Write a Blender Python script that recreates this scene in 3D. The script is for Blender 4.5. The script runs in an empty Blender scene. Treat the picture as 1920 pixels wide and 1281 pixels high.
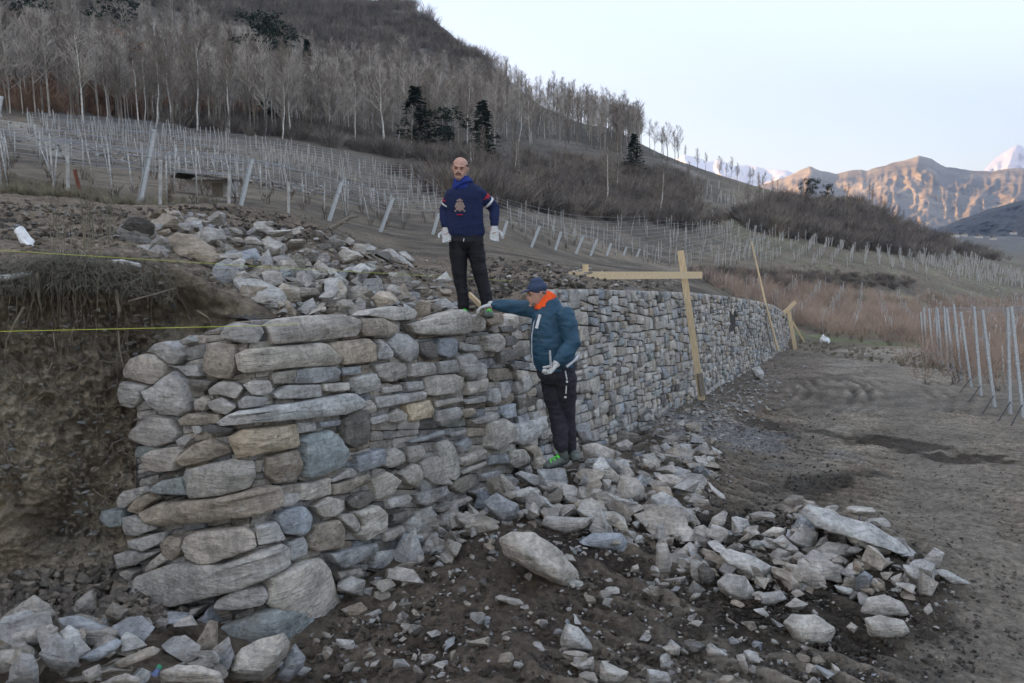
import bpy, bmesh, math, random
import numpy as np
from math import radians, sin, cos, tan, pi, sqrt, log, exp
from mathutils import Vector, Matrix, noise as mnoise
random.seed(7); rng = np.random.default_rng(7)
scene = bpy.context.scene
col = scene.collection
# ------------------------------------------------------------------ camera, sky, sun, exposure
F = 1440.0; CX = 960.0; CY = 640.5; PITCH = radians(8.3)
cam_d = bpy.data.cameras.new('camera'); cam = bpy.data.objects.new('camera', cam_d); col.objects.link(cam)
cam_d.sensor_width = 36; cam_d.lens = 27; cam_d.clip_start = 0.05; cam_d.clip_end = 30000
cam.location = (0, 0, 0); cam.rotation_euler = (radians(90) - PITCH, 0, 0)
scene.camera = cam
SUN_EL = radians(5.5); SUN_DIR = Vector((-0.93, -0.36, 0)).normalized()
world = bpy.data.worlds.new('World'); scene.world = world; world.use_nodes = True
wn = world.node_tree; bg = wn.nodes['Background']
sky = wn.nodes.new('ShaderNodeTexSky'); sky.sky_type = 'NISHITA'; sky.sun_disc = False
sky.sun_elevation = SUN_EL; sky.sun_rotation = math.atan2(SUN_DIR.x, SUN_DIR.y)
sky.altitude = 600; sky.air_density = 1.0; sky.dust_density = 1.2; sky.ozone_density = 1.5
bg.inputs['Strength'].default_value = 0.15
# thin, even high haze over the whole sky: lifts the zenith towards the brightness of the horizon
veil = wn.nodes.new('ShaderNodeMix'); veil.data_type = 'RGBA'; veil.inputs[0].default_value = .62
veil.inputs[7].default_value = (.86, 1.44, 2.36, 1)
wn.links.new(sky.outputs[0], veil.inputs[6]); wn.links.new(veil.outputs[2], bg.inputs['Color'])
sun_d = bpy.data.lights.new('sun', 'SUN'); sun = bpy.data.objects.new('sun', sun_d); col.objects.link(sun)
sun_d.energy = 5.0; sun_d.angle = radians(0.5); sun_d.color = (1.0, 0.68, 0.36)
sd = Vector((SUN_DIR.x * cos(SUN_EL), SUN_DIR.y * cos(SUN_EL), sin(SUN_EL)))
sun.rotation_euler = sd.to_track_quat('Z', 'Y').to_euler()
scene.view_settings.view_transform = 'Standard'; scene.view_settings.look = 'None'
scene.view_settings.exposure = 2.66; scene.view_settings.gamma = 1.0
scene.view_settings.use_white_balance = True; scene.view_settings.white_balance_temperature = 8900; scene.view_settings.white_balance_tint = 22
# ------------------------------------------------------------------ helpers
def ray(px, py):
    cx = (px - CX) / F; cz = -(py - CY) / F
    y = cos(PITCH) + cz * sin(PITCH)
    return cx / y, (-sin(PITCH) + cz * cos(PITCH)) / y
def P(px, py, D):
    a, b = ray(px, py); return Vector((a * D, D, b * D))
def tag(o, label=None, cat=None, group=None, kind=None):
    if label: o['label'] = label
    if cat: o['category'] = cat
    if group: o['group'] = group
    if kind: o['kind'] = kind
    return o
def empty(name, loc=(0, 0, 0), label=None, cat=None, group=None, rz=0):
    o = bpy.data.objects.new(name, None); col.objects.link(o); o.location = loc; o.rotation_euler = (0, 0, rz)
    o.empty_display_size = 0.1
    return tag(o, label, cat, group)
def link(name, me, mat=None, parent=None):
    if mat is not None and not me.materials: me.materials.append(mat)
    o = bpy.data.objects.new(name, me); col.objects.link(o)
    if parent is not None: o.parent = parent
    return o
def npmesh(name, V, Fc, smooth=False, colors=None, sharp=None):
    V = np.asarray(V, dtype=np.float32).reshape(-1, 3); Fc = np.asarray(Fc, dtype=np.int32)
    k = Fc.shape[1]; me = bpy.data.meshes.new(name)
    me.vertices.add(len(V)); me.vertices.foreach_set('co', V.ravel())
    me.loops.add(Fc.size); me.loops.foreach_set('vertex_index', Fc.ravel())
    me.polygons.add(len(Fc)); me.polygons.foreach_set('loop_start', np.arange(0, Fc.size, k, dtype=np.int32))
    me.update(calc_edges=True)
    me.polygons.foreach_set('use_smooth', np.full(len(Fc), smooth or sharp is not None))
    if sharp is not None: me.set_sharp_from_angle(angle=radians(sharp))
    if colors is not None:
        at = me.color_attributes.new('Col', 'FLOAT_COLOR', 'POINT')
        c = np.ones((len(V), 4), dtype=np.float32); c[:, :3] = colors
        at.data.foreach_set('color', c.ravel())
    me.update(); return me
def _hash(ix, iy, iz, seed):
    n = (ix * 374761393 + iy * 668265263 + iz * 2147483647 // 3 + seed * 974711) & 0xffffffff
    n = ((n ^ (n >> 13)) * 1274126177) & 0xffffffff
    n = ((n ^ (n >> 16)) * 2246822519) & 0xffffffff
    return (((n ^ (n >> 15)) & 0xffff) / 65535.0)
def vnoise(x, y, z=0.0, seed=0):
    x, y, z = np.broadcast_arrays(np.asarray(x, float), np.asarray(y, float), np.asarray(z, float))
    fx, fy, fz = np.floor(x), np.floor(y), np.floor(z)
    ix, iy, iz = fx.astype(np.int64), fy.astype(np.int64), fz.astype(np.int64)
    tx, ty, tz = x - fx, y - fy, z - fz
    tx = tx * tx * (3 - 2 * tx); ty = ty * ty * (3 - 2 * ty); tz = tz * tz * (3 - 2 * tz)
    r = 0
    for dx in (0, 1):
        for dy in (0, 1):
            for dz in (0, 1):
                w = (tx if dx else 1 - tx) * (ty if dy else 1 - ty) * (tz if dz else 1 - tz)
                r = r + w * _hash(ix + dx, iy + dy, iz + dz, seed)
    return r * 2 - 1
def fbm(x, y, z=0.0, oct=4, seed=0, rid=False, gain=.5):
    a = 1.0; s = 0; t = 0
    for i in range(oct):
        n = vnoise(np.asarray(x) * 2 ** i, np.asarray(y) * 2 ** i, np.asarray(z) * 2 ** i, seed + i * 17)
        if rid: n = 1 - 2 * np.abs(n)
        s = s + a * n; t += a; a *= gain
    return s / t
def sstep(x, a, b):
    t = np.clip((x - a) / (b - a), 0, 1); return t * t * (3 - 2 * t)
# ------------------------------------------------------------------ materials
def mat_new(name):
    m = bpy.data.materials.new(name); m.use_nodes = True
    nt = m.node_tree; b = nt.nodes['Principled BSDF']; b.inputs['Roughness'].default_value = 0.9
    b.inputs['Specular IOR Level'].default_value = 0.25
    return m, nt, b
def nd(nt, t, **kw):
    n = nt.nodes.new(t)
    for k, v in kw.items():
        if k.startswith('i_'):
            key = k[2:]; key = int(key) if key.isdigit() else key.replace('_', ' ')
            n.inputs[key].default_value = v
        else: setattr(n, k, v)
    return n
def noise_node(nt, vec, scale, detail=6, rough=.6, dist=0):
    n = nd(nt, 'ShaderNodeTexNoise'); n.inputs['Scale'].default_value = scale; n.inputs['Detail'].default_value = detail
    n.inputs['Roughness'].default_value = rough; n.inputs['Distortion'].default_value = dist
    nt.links.new(vec, n.inputs['Vector']); return n.outputs['Fac']
def ramp(nt, fac, stops):
    r = nd(nt, 'ShaderNodeValToRGB'); e = r.color_ramp.elements
    while len(e) > 1: e.remove(e[-1])
    e[0].position = stops[0][0]; e[0].color = (*stops[0][1], 1)
    for p, c in stops[1:]:
        k = e.new(p); k.color = (*c, 1)
    nt.links.new(fac, r.inputs['Fac']); return r.outputs['Color']
def mix(nt, a, b, fac=0.5, mode='MIX'):
    m = nd(nt, 'ShaderNodeMix'); m.data_type = 'RGBA'; m.blend_type = mode
    for s, v in ((6, a), (7, b), (0, fac)):
        if hasattr(v, 'is_linked') or isinstance(v, bpy.types.NodeSocket): nt.links.new(v, m.inputs[s])
        else: m.inputs[s].default_value = (*v, 1) if isinstance(v, (tuple, list)) else v
    return m.outputs[2]
def bump(nt, b, h, strength=.5, dist=.02, prev=None):
    n = nd(nt, 'ShaderNodeBump'); n.inputs['Strength'].default_value = strength; n.inputs['Distance'].default_value = dist
    nt.links.new(h, n.inputs['Height'])
    if prev is not None: nt.links.new(prev, n.inputs['Normal'])
    if b is not None: nt.links.new(n.outputs[0], b.inputs['Normal'])
    return n.outputs[0]
def g(v): return (v, v, v)
def stone_mat(name, source, big=1.0):
    m, nt, b = mat_new(name)
    tc = nd(nt, 'ShaderNodeTexCoord'); geo = nd(nt, 'ShaderNodeNewGeometry')
    if source == 'object':
        oi = nd(nt, 'ShaderNodeObjectInfo'); base = oi.outputs['Color']
    else:
        at = nd(nt, 'ShaderNodeAttribute'); at.attribute_name = 'Col'; base = at.outputs['Color']
    vec = geo.outputs['Position']
    n1 = noise_node(nt, vec, 5 * big, 6, .62, .4); n2 = noise_node(nt, vec, 28 * big, 8, .7, .2)
    mp = nd(nt, 'ShaderNodeMapping'); mp.inputs['Scale'].default_value = (3, 3, 22); mp.inputs['Rotation'].default_value = (.18, -.12, 0)
    nt.links.new(vec, mp.inputs['Vector'])
    n3 = noise_node(nt, mp.outputs[0], 2.2 * big, 6, .6, .6)
    c = mix(nt, base, ramp(nt, n1, [(.3, g(.66)), (.5, g(1.05)), (.68, g(1.42))]), 1.0, 'MULTIPLY')
    c = mix(nt, c, ramp(nt, n2, [(.30, g(.60)), (.48, g(1.05)), (.70, g(1.5))]), 0.85, 'MULTIPLY')
    c = mix(nt, c, ramp(nt, n3, [(.35, g(.7)), (.5, g(1.0)), (.68, g(1.25))]), 0.55, 'MULTIPLY')
    n4 = noise_node(nt, vec, 9 * big, 7, .72, 1.2)        # pale mineral veins / lichen
    c = mix(nt, c, (.46, .45, .43), ramp(nt, n4, [(.60, g(0)), (.67, g(.7))]))
    n5 = noise_node(nt, vec, 1.9 * big, 4, .6, .5)      # rusty / earthy staining
    c = mix(nt, c, (.19, .145, .10), ramp(nt, n5, [(.58, g(0)), (.72, g(.45))]))
    nt.links.new(c, b.inputs['Base Color'])
    v = nd(nt, 'ShaderNodeTexVoronoi'); v.feature = 'DISTANCE_TO_EDGE'; v.inputs['Scale'].default_value = 7 * big
    nt.links.new(mp.outputs[0], v.inputs['Vector'])
    h = bump(nt, None, n1, .8, .04 / big); h = bump(nt, None, n3, .8, .030 / big, h); bump(nt, b, n2, 1.0, .018 / big, h)
    return m
M = {}
M['stone'] = stone_mat('stone', 'object'); M['stone_attr'] = stone_mat('stone_courses', 'attr')
M['stone_far'] = stone_mat('rubble', 'attr', .6)
def soil_mat(name, lo=False):
    m, nt, b = mat_new(name); geo = nd(nt, 'ShaderNodeNewGeometry'); at = nd(nt, 'ShaderNodeAttribute'); at.attribute_name = 'Col'
    vec = geo.outputs['Position']
    n1 = noise_node(nt, vec, 1.3, 8, .65, .3); n2 = noise_node(nt, vec, 16, 8, .75); n3 = noise_node(nt, vec, 70, 6, .8)
    n0 = noise_node(nt, vec, .09, 6, .6)
    c = mix(nt, at.outputs['Color'], ramp(nt, n1, [(.3, g(.6)), (.5, g(1)), (.7, g(1.4))]), 1, 'MULTIPLY')
    c = mix(nt, c, ramp(nt, n2, [(.32, g(.42)), (.5, g(1)), (.68, g(1.6))]), .95, 'MULTIPLY')
    c = mix(nt, c, ramp(nt, n0, [(.35, g(.75)), (.65, g(1.25))]), .8, 'MULTIPLY')
    c = mix(nt, c, (.30, .29, .27), ramp(nt, n3, [(.62, g(0)), (.69, g(.8))]))
    nt.links.new(c, b.inputs['Base Color'])
    h = bump(nt, None, n2, 1.0, .09); bump(nt, b, n3, 1.0, .03, h)
    b.inputs['Roughness'].default_value = .95
    return m
M['soil'] = soil_mat('soil')
def simple(name, color, rough=.8, nscale=30, amt=.25, bstr=.3, bdist=.003, metal=0, stretch=None, spec=.3):
    m, nt, b = mat_new(name); tc = nd(nt, 'ShaderNodeTexCoord'); vec = tc.outputs['Object']
    if stretch:
        mp = nd(nt, 'ShaderNodeMapping'); mp.inputs['Scale'].default_value = stretch; nt.links.new(vec, mp.inputs['Vector']); vec = mp.outputs[0]
    n = noise_node(nt, vec, nscale, 6, .65)
    c = mix(nt, color, ramp(nt, n, [(.3, g(1 - amt * 1.6)), (.5, g(1)), (.7, g(1 + amt * 1.6))]), 1, 'MULTIPLY')
    nt.links.new(c, b.inputs['Base Color']); b.inputs['Roughness'].default_value = rough; b.inputs['Metallic'].default_value = metal
    b.inputs['Specular IOR Level'].default_value = spec
    if bstr: bump(nt, b, n, bstr, bdist)
    return m
M['galv'] = simple('galvanised_steel', (.44, .46, .47), .5, 25, .18, .1, .001, metal=.35)
M['stake'] = simple('weathered_stake', (.38, .37, .345), .85, 12, .3, .2)
M['rust'] = simple('rusty_steel', (.16, .055, .035), .85, 20)
M['timber'] = simple('sawn_timber', (.58, .43, .27), .75, 6, .18, .25, .002, stretch=(9, 9, .8))
M['timber_x'] = simple('sawn_timber_cross', (.62, .46, .29), .75, 6, .16, .25, .002, stretch=(.8, 9, 9))
M['oldwood'] = simple('old_wood', (.17, .14, .11), .85, 8, .3, .4, .004, stretch=(1, 8, 8))
M['string'] = simple('yellow_string', (.50, .54, .08), .6, 60, .1, 0)
M['wire'] = simple('fence_wire', (.30, .30, .30), .5, 10, .1, 0, metal=.5)
M['birch'] = simple('birch_bark', (.58, .55, .50), .85, 3, .35, .2, stretch=(1, 1, 3))
M['bark'] = simple('grey_bark', (.135, .12, .105), .9, 4, .3, .3)
M['twig'] = simple('bare_twigs', (.20, .165, .135), .9, .8, .3, 0)
M['twig_pale'] = simple('pale_bare_twigs', (.36, .315, .27), .9, .8, .25, 0)
M['scrub'] = simple('scrub_twigs', (.125, .105, .092), .95, .25, .4, 0)
M['rust_leaf'] = simple('dry_oak_leaves', (.25, .15, .10), .9, 1.5, .3, 0)
M['pine'] = simple('conifer_needles', (.022, .036, .021), .9, 1.2, .45, 0)
M['vine'] = simple('vine_wood', (.11, .08, .062), .9, 2, .3, 0)
M['shoots'] = simple('vine_shoots', (.35, .25, .195), .9, .3, .35, 0)
M['drygrass'] = simple('dry_grass', (.19, .165, .115), .9, 5, .35, 0)
M['root'] = simple('roots', (.20, .165, .125), .9, 15, .3, .2)
M['sod'] = simple('dark_sod', (.13, .118, .092), .95, 20, .4, 0)
M['skin'] = simple('skin', (.50, .27, .20), .55, 40, .08, .1, .001)
M['navy'] = simple('navy_fleece', (.011, .020, .060), .95, 90, .2, .4, .002)
M['royal'] = simple('blue_gaiter', (.008, .03, .17), .9, 60, .15, .3, .002)
M['jacket'] = simple('petrol_jacket', (.012, .062, .10), .6, 12, .15, .25, .004)
M['black'] = simple('black_trousers', (.010, .010, .013), .75, 30, .25, .3, .003)
M['dgrey'] = simple('dark_grey_trousers', (.022, .021, .028), .8, 30, .25, .3, .003)
M['glove'] = simple('work_glove', (.46, .46, .44), .9, 60, .15, .3, .002)
M['red'] = simple('red_cloth', (.42, .02, .03), .85, 60, .1, 0)
M['white'] = simple('white_cloth', (.62, .62, .62), .85, 60, .06, 0)
M['beige'] = simple('emblem_print', (.30, .21, .18), .85, 60, .25, 0)
M['orange'] = simple('orange_gaiter', (.95, .10, .02), .75, 60, .1, .2, .002)
M['cap'] = simple('blue_cap', (.035, .055, .10), .85, 60, .15, .3, .001)
M['hair'] = simple('short_hair', (.085, .062, .048), .9, 80, .3, .3, .002)
M['greyhair'] = simple('grey_stubble', (.17, .14, .13), .9, 80, .3, .3, .002)
M['lime'] = simple('lime_laces', (.03, .75, .10), .6, 30, .08, 0)
M['shoe'] = simple('work_shoe', (.10, .115, .10), .8, 40, .3, .3, .002)
M['sole'] = simple('shoe_sole', (.03, .03, .03), .8, 40, .2, 0)
M['eye'] = simple('eye', (.02, .015, .012), .3, 10, 0, 0)
M['lip'] = simple('lips', (.34, .12, .10), .6, 10, .05, 0)
M['plastic'] = simple('white_plastic', (.72, .72, .70), .45, 9, .1, .5, .01)
M['cap_green'] = simple('green_cap', (.01, .30, .16), .4, 10, 0, 0)
M['hutwall'] = simple('hut_render', (.36, .33, .31), .9, 2, .25, .3)
M['hutroof'] = simple('hut_roof', (.10, .095, .09), .9, 4, .3, .3)
M['moss'] = simple('moss', (.05, .06, .018), .95, 20, .4, 0)
M['housewall'] = simple('house_wall', (.55, .52, .48), .9, .2, .1, 0)
M['houseroof'] = simple('house_roof', (.16, .12, .10), .9, .3, .1, 0)
m, nt, b = mat_new('clear_bottle'); b.inputs['Base Color'].default_value = (.35, .45, .75, 1); b.inputs['Roughness'].default_value = .15
b.inputs['Transmission Weight'].default_value = .6; b.inputs['IOR'].default_value = 1.3; M['bottle'] = m
# ------------------------------------------------------------------ terrain definition
K = .464; WX0 = -3.786
CORNER = Vector((WX0 + K * 4.71, 4.71, 0)); WD = Vector((K, 1, 0)).normalized(); WN = Vector((-WD.y, WD.x, 0))  # WN points into the bank
VEND = (38.0 - 4.71) / WD.y
def gauss(x, y, cx, cy, sx, sy, rot=0):
    c, s = cos(rot), sin(rot); dx = x - cx; dy = y - cy
    u = c * dx + s * dy; v = -s * dx + c * dy
    return np.exp(-.5 * ((u / sx) ** 2 + (v / sy) ** 2))
def low_h(x, y):
    z = -2.255 - .095 * y
    z = z + .42 * gauss(x, y, .62, 7.4, .75, 1.5, -.4)            # rubble at the jacketed man's feet
    z = z + .20 * gauss(x, y, 2.9, 12.3, .7, 3.4, -.42)
    z = z + .33 * gauss(x, y, 2.75, 6.55, 1.15, .55, -.45)            # heap beside the track
    z = z + .14 * gauss(x, y, 2.2, 5.6, .8, .4)
    z = z + .38 * gauss(x, y, -2.3, 4.0, .8, .55)                # rubble by the cut
    z = z + .10 * gauss(x, y, -.2, 4.0, .6, .8)
    z = z - .34 * gauss(x, y, -1.25, 4.25, .75, .42, .3)
    return z
COLS = {
 -600: [(4.6, 505), (6, 470), (8, 410), (10, 360), (14, 330), (30, 250), (60, 150), (90, 60), (150, -60), (300, -300), (700, -500), (1500, -420)],
 0:   [(4.9, 512), (5.6, 487), (6.6, 455), (8, 415), (10, 374), (11, 366), (12.5, 374), (20, 345), (30, 305), (45, 262), (60, 240), (75, 224), (90, 205), (130, 150), (180, 80), (250, 0), (350, -120), (500, -250), (900, -200), (1500, 300)],
 250: [(5.3, 520), (5.9, 492), (6.6, 458), (8, 425), (10, 394), (11, 386), (12.5, 392), (20, 378), (30, 340), (45, 305), (65, 272), (85, 245), (110, 225), (150, 170), (200, 100), (300, -20), (400, -130), (900, -100), (1500, 300)],
 400: [(5.5, 575), (6.2, 520), (7, 480), (8.4, 430), (10, 386), (10.8, 380), (12.5, 398), (20, 385), (30, 362), (45, 330), (65, 290), (90, 258), (115, 240), (150, 185), (200, 120), (300, 10), (400, -80), (600, -120), (1500, 300)],
 520: [(5.4, 606), (6.2, 575), (7.2, 520), (8.6, 462), (10, 405), (10.8, 393), (12.5, 412), (20, 390), (30, 375), (45, 345), (65, 305), (90, 270), (115, 252), (150, 200), (200, 140), (300, 40), (400, -30), (520, -75), (1500, 300)],
 620: [(6.0, 606), (6.8, 575), (8, 515), (9.4, 462), (10.6, 432), (11.4, 428), (13, 445), (20, 428), (30, 405), (45, 370), (65, 330), (90, 290), (115, 265), (150, 220), (200, 165), (300, 70), (400, 0), (480, -40), (1500, 300)],
 680: [(6.3, 606), (7.2, 575), (8.4, 525), (10, 488), (11.2, 474), (13, 475), (20, 448), (30, 420), (45, 388), (65, 350), (90, 308), (115, 280), (150, 235), (200, 180), (300, 85), (400, 20), (450, -10), (1500, 300)],
 760: [(6.7, 606), (8, 570), (9.5, 530), (12, 497), (16, 480), (22, 462), (30, 438), (45, 403), (65, 362), (90, 326), (115, 296), (150, 252), (200, 192), (300, 95), (380, 25), (420, 8), (600, 60), (1500, 350)],
 870: [(7.6, 606), (9, 575), (10.5, 545), (13, 510), (17, 480), (25, 462), (38, 425), (60, 375), (90, 335), (120, 300), (150, 272), (200, 222), (280, 145), (330, 95), (360, 84), (500, 150), (1500, 370)],
 945: [(8.4, 606), (9.6, 560), (11, 525), (14, 500), (18, 488), (28, 468), (40, 443), (60, 400), (80, 368), (110, 332), (150, 288), (190, 240), (240, 192), (290, 162), (300, 158), (420, 240), (1500, 400)],
 1010: [(9.0, 560), (10.4, 540), (12, 515), (16, 492), (20, 490), (40, 475), (60, 430), (80, 395), (100, 358), (130, 318), (160, 290), (200, 250), (240, 208), (260, 205), (360, 290), (1500, 420)],
 1130: [(11.2, 556), (13, 535), (16, 515), (22, 505), (34, 500), (50, 496), (70, 455), (85, 420), (100, 395), (125, 352), (155, 310), (190, 265), (220, 240), (300, 300), (1500, 430)],
 1250: [(14.6, 556), (17, 545), (22, 528), (34, 515), (50, 508), (68, 500), (85, 455), (105, 425), (125, 385), (155, 345), (190, 305), (210, 302), (300, 340), (1500, 432)],
 1350: [(19, 562), (24, 552), (32, 545), (46, 540), (58, 532), (66, 502), (90, 472), (115, 438), (140, 400), (170, 362), (200, 338), (215, 340), (320, 380), (1500, 434)],
 1450: [(30, 600), (38, 620), (50, 600), (62, 568), (70, 540), (76, 508), (100, 475), (125, 445), (155, 405), (190, 366), (205, 364), (320, 400), (1500, 436)],
 1520: [(38, 650), (46, 628), (60, 598), (74, 560), (82, 535), (88, 508), (110, 478), (140, 450), (175, 408), (210, 376), (225, 378), (340, 415), (1500, 438)],
 1600: [(38, 650), (48, 627), (64, 598), (82, 565), (92, 545), (98, 510), (118, 484), (150, 458), (190, 420), (230, 392), (245, 394), (360, 420), (1500, 439)],
 1750: [(38, 650), (50, 630), (70, 605), (92, 575), (108, 548), (118, 530), (150, 498), (190, 476), (230, 458), (280, 444), (300, 446), (450, 446), (1500, 441)],
 1920: [(38, 650), (55, 632), (80, 610), (110, 585), (140, 560), (175, 535), (230, 508), (300, 488), (420, 470), (700, 452), (1500, 443)],
 2500: [(38, 650), (55, 640), (80, 620), (110, 600), (140, 580), (230, 540), (420, 500), (700, 470), (1500, 446)],
}
GPX = np.arange(-600, 2501, 20.0); GL = np.linspace(log(4.0), log(1500.0), 420)
def build_grid():
    keys = sorted(COLS); Z = []
    for k in keys:
        Ds = np.array([d for d, _ in COLS[k]]); zs = np.array([ray(k, py)[1] * d for d, py in COLS[k]])
        if k >= 1500:
            pre = np.array([4, 8, 15, 25, 34.0]); Ds = np.concatenate([pre, Ds]); zs = np.concatenate([-2.255 - .095 * pre, zs])
        Z.append(np.interp(GL, np.log(Ds), zs))
    Z = np.array(Z); out = np.zeros((len(GPX), len(GL)))
    for j in range(len(GL)): out[:, j] = np.interp(GPX, keys, Z[:, j])
    ker = np.array([1, 4, 6, 4, 1.0]) / 16
    near = GL < log(16)
    for axis, n in ((0, 1), (1, 1)):
        for _ in range(n):
            pad = np.pad(out, [(2, 2) if a == axis else (0, 0) for a in (0, 1)], mode='edge')
            res = 0
            for i, kv in enumerate(ker):
                sl = [slice(None), slice(None)]; sl[axis] = slice(i, i + out.shape[axis]); res = res + kv * pad[tuple(sl)]
            out = res
    return out
GRID = build_grid()
def up_h(x, y):
    px = np.clip(CX + x / y * F * 1.0106, -600, 2500); L = np.clip(np.log(y), GL[0], GL[-1])
    fi = (px + 600) / 20.0; fj = (L - GL[0]) / (GL[1] - GL[0])
    i = np.clip(fi.astype(int), 0, len(GPX) - 2); j = np.clip(fj.astype(int), 0, len(GL) - 2)
    u = fi - i; v = fj - j
    return GRID[i, j] * (1 - u) * (1 - v) + GRID[i + 1, j] * u * (1 - v) + GRID[i, j + 1] * (1 - u) * v + GRID[i + 1, j + 1] * u * v
def wall_D(x, y):
    """distance (y) at which the lower ground gives way to the upper terrace, per azimuth"""
    a = x / y
    Dw = (WX0 - .38) / np.minimum(a - K, -.02)
    Dw = np.where(a > .338, 38.0, Dw); Dw = np.minimum(Dw, 38.0)
    px = CX + a * F * 1.0106
    Db = np.interp(px, [-600, 0, 240, 430, 520], [5.3, 5.75, 6.05, 6.0, 5.75])
    return np.where(px < 520, Db, Dw)
def terr(x, y, detail=True):
    x = np.asarray(x, float); y = np.asarray(y, float)
    phi = np.arctan2(x, y); pc = np.clip(phi, -.86, .86); r = np.hypot(x, y)
    ye = np.where(np.abs(phi) > .86, r * np.cos(.86), np.maximum(y, .05)); xe = np.where(np.abs(phi) > .86, ye * np.tan(pc), x)
    ye = np.maximum(ye, .3)
    lo = low_h(xe, ye); up = up_h(xe, np.maximum(ye, 4.0))
    Dw = wall_D(xe, ye); w = sstep(ye, Dw - .08, Dw + .10)
    z = lo * (1 - w) + up * w
    back = sstep(np.abs(phi), 1.7, 2.9)
    z = z * (1 - back) + (-2.3 + .01 * r) * back
    if detail:
        amp = np.clip(ye, 2, 60)
        z = z + .035 * fbm(x * 1.1, y * 1.1, 0, 4, 3) + .022 * fbm(x * 4, y * 4, 0, 3, 5)
        hp = w * sstep(ye, 5, 7)
        z = z + hp * .10 * fbm(x * .9, y * .9, 0, 4, 9) * (1 - sstep(ye, 14, 20))
        fr = sstep(ye, 70, 160) * w
        z = z + fr * (1.2 * fbm(x * .05, y * .05, 0, 5, 11)) + sstep(ye, 160, 320) * w * 8 * fbm(x * .012, y * .012, 0, 5, 13, rid=True) * (x < 120)
        # small terraces on the vineyard slope
    return z
def terr1(x, y): return float(terr(np.array([x]), np.array([y]))[0])
def hit(px, py, d0=2.6, d1=400, step=1.004):
    a, b = ray(px, py); n = int(log(d1 / d0) / log(step)); D = d0 * step ** np.arange(n)
    h = terr(a * D, D, False); below = np.nonzero(b * D <= h)[0]
    if len(below) == 0: return P(px, py, d1)
    return P(px, py, float(D[below[0]]))
def hits(pxy, d0=2.6, d1=160, step=1.006):
    """vectorised ray/terrain hits: (N,2) pixels -> (N,3) points"""
    pxy = np.asarray(pxy, float); a, b = ray(pxy[:, 0], pxy[:, 1]); n = int(log(d1 / d0) / log(step)); Ds = d0 * step ** np.arange(n)
    out = np.full(len(pxy), float(d1)); live = np.arange(len(pxy))
    for s0 in range(0, len(pxy), 2000):
        aa = a[s0:s0 + 2000, None]; bb = b[s0:s0 + 2000, None]
        h = terr(aa * Ds, np.broadcast_to(Ds, (len(aa), n)), False); bel = bb * Ds <= h
        k = bel.argmax(1); r_ = np.arange(len(k)); k0 = np.maximum(k - 1, 0); ga = (bb * Ds - h)[r_, k0]; gb = (bb * Ds - h)[r_, k]
        t_ = np.clip(ga / np.where(np.abs(ga - gb) < 1e-9, 1e-9, ga - gb), 0, 1)
        out[s0:s0 + 2000] = np.where(bel.any(1), Ds[k0] * (1 - t_) + Ds[k] * t_, d1)
    x = a * out; return np.stack([x, out, terr(x, out)], -1)
def proj(x, y, z):
    yc = y * cos(PITCH) - z * sin(PITCH); zc = y * sin(PITCH) + z * cos(PITCH); return CX + F * x / yc, CY - F * zc / yc
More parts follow.
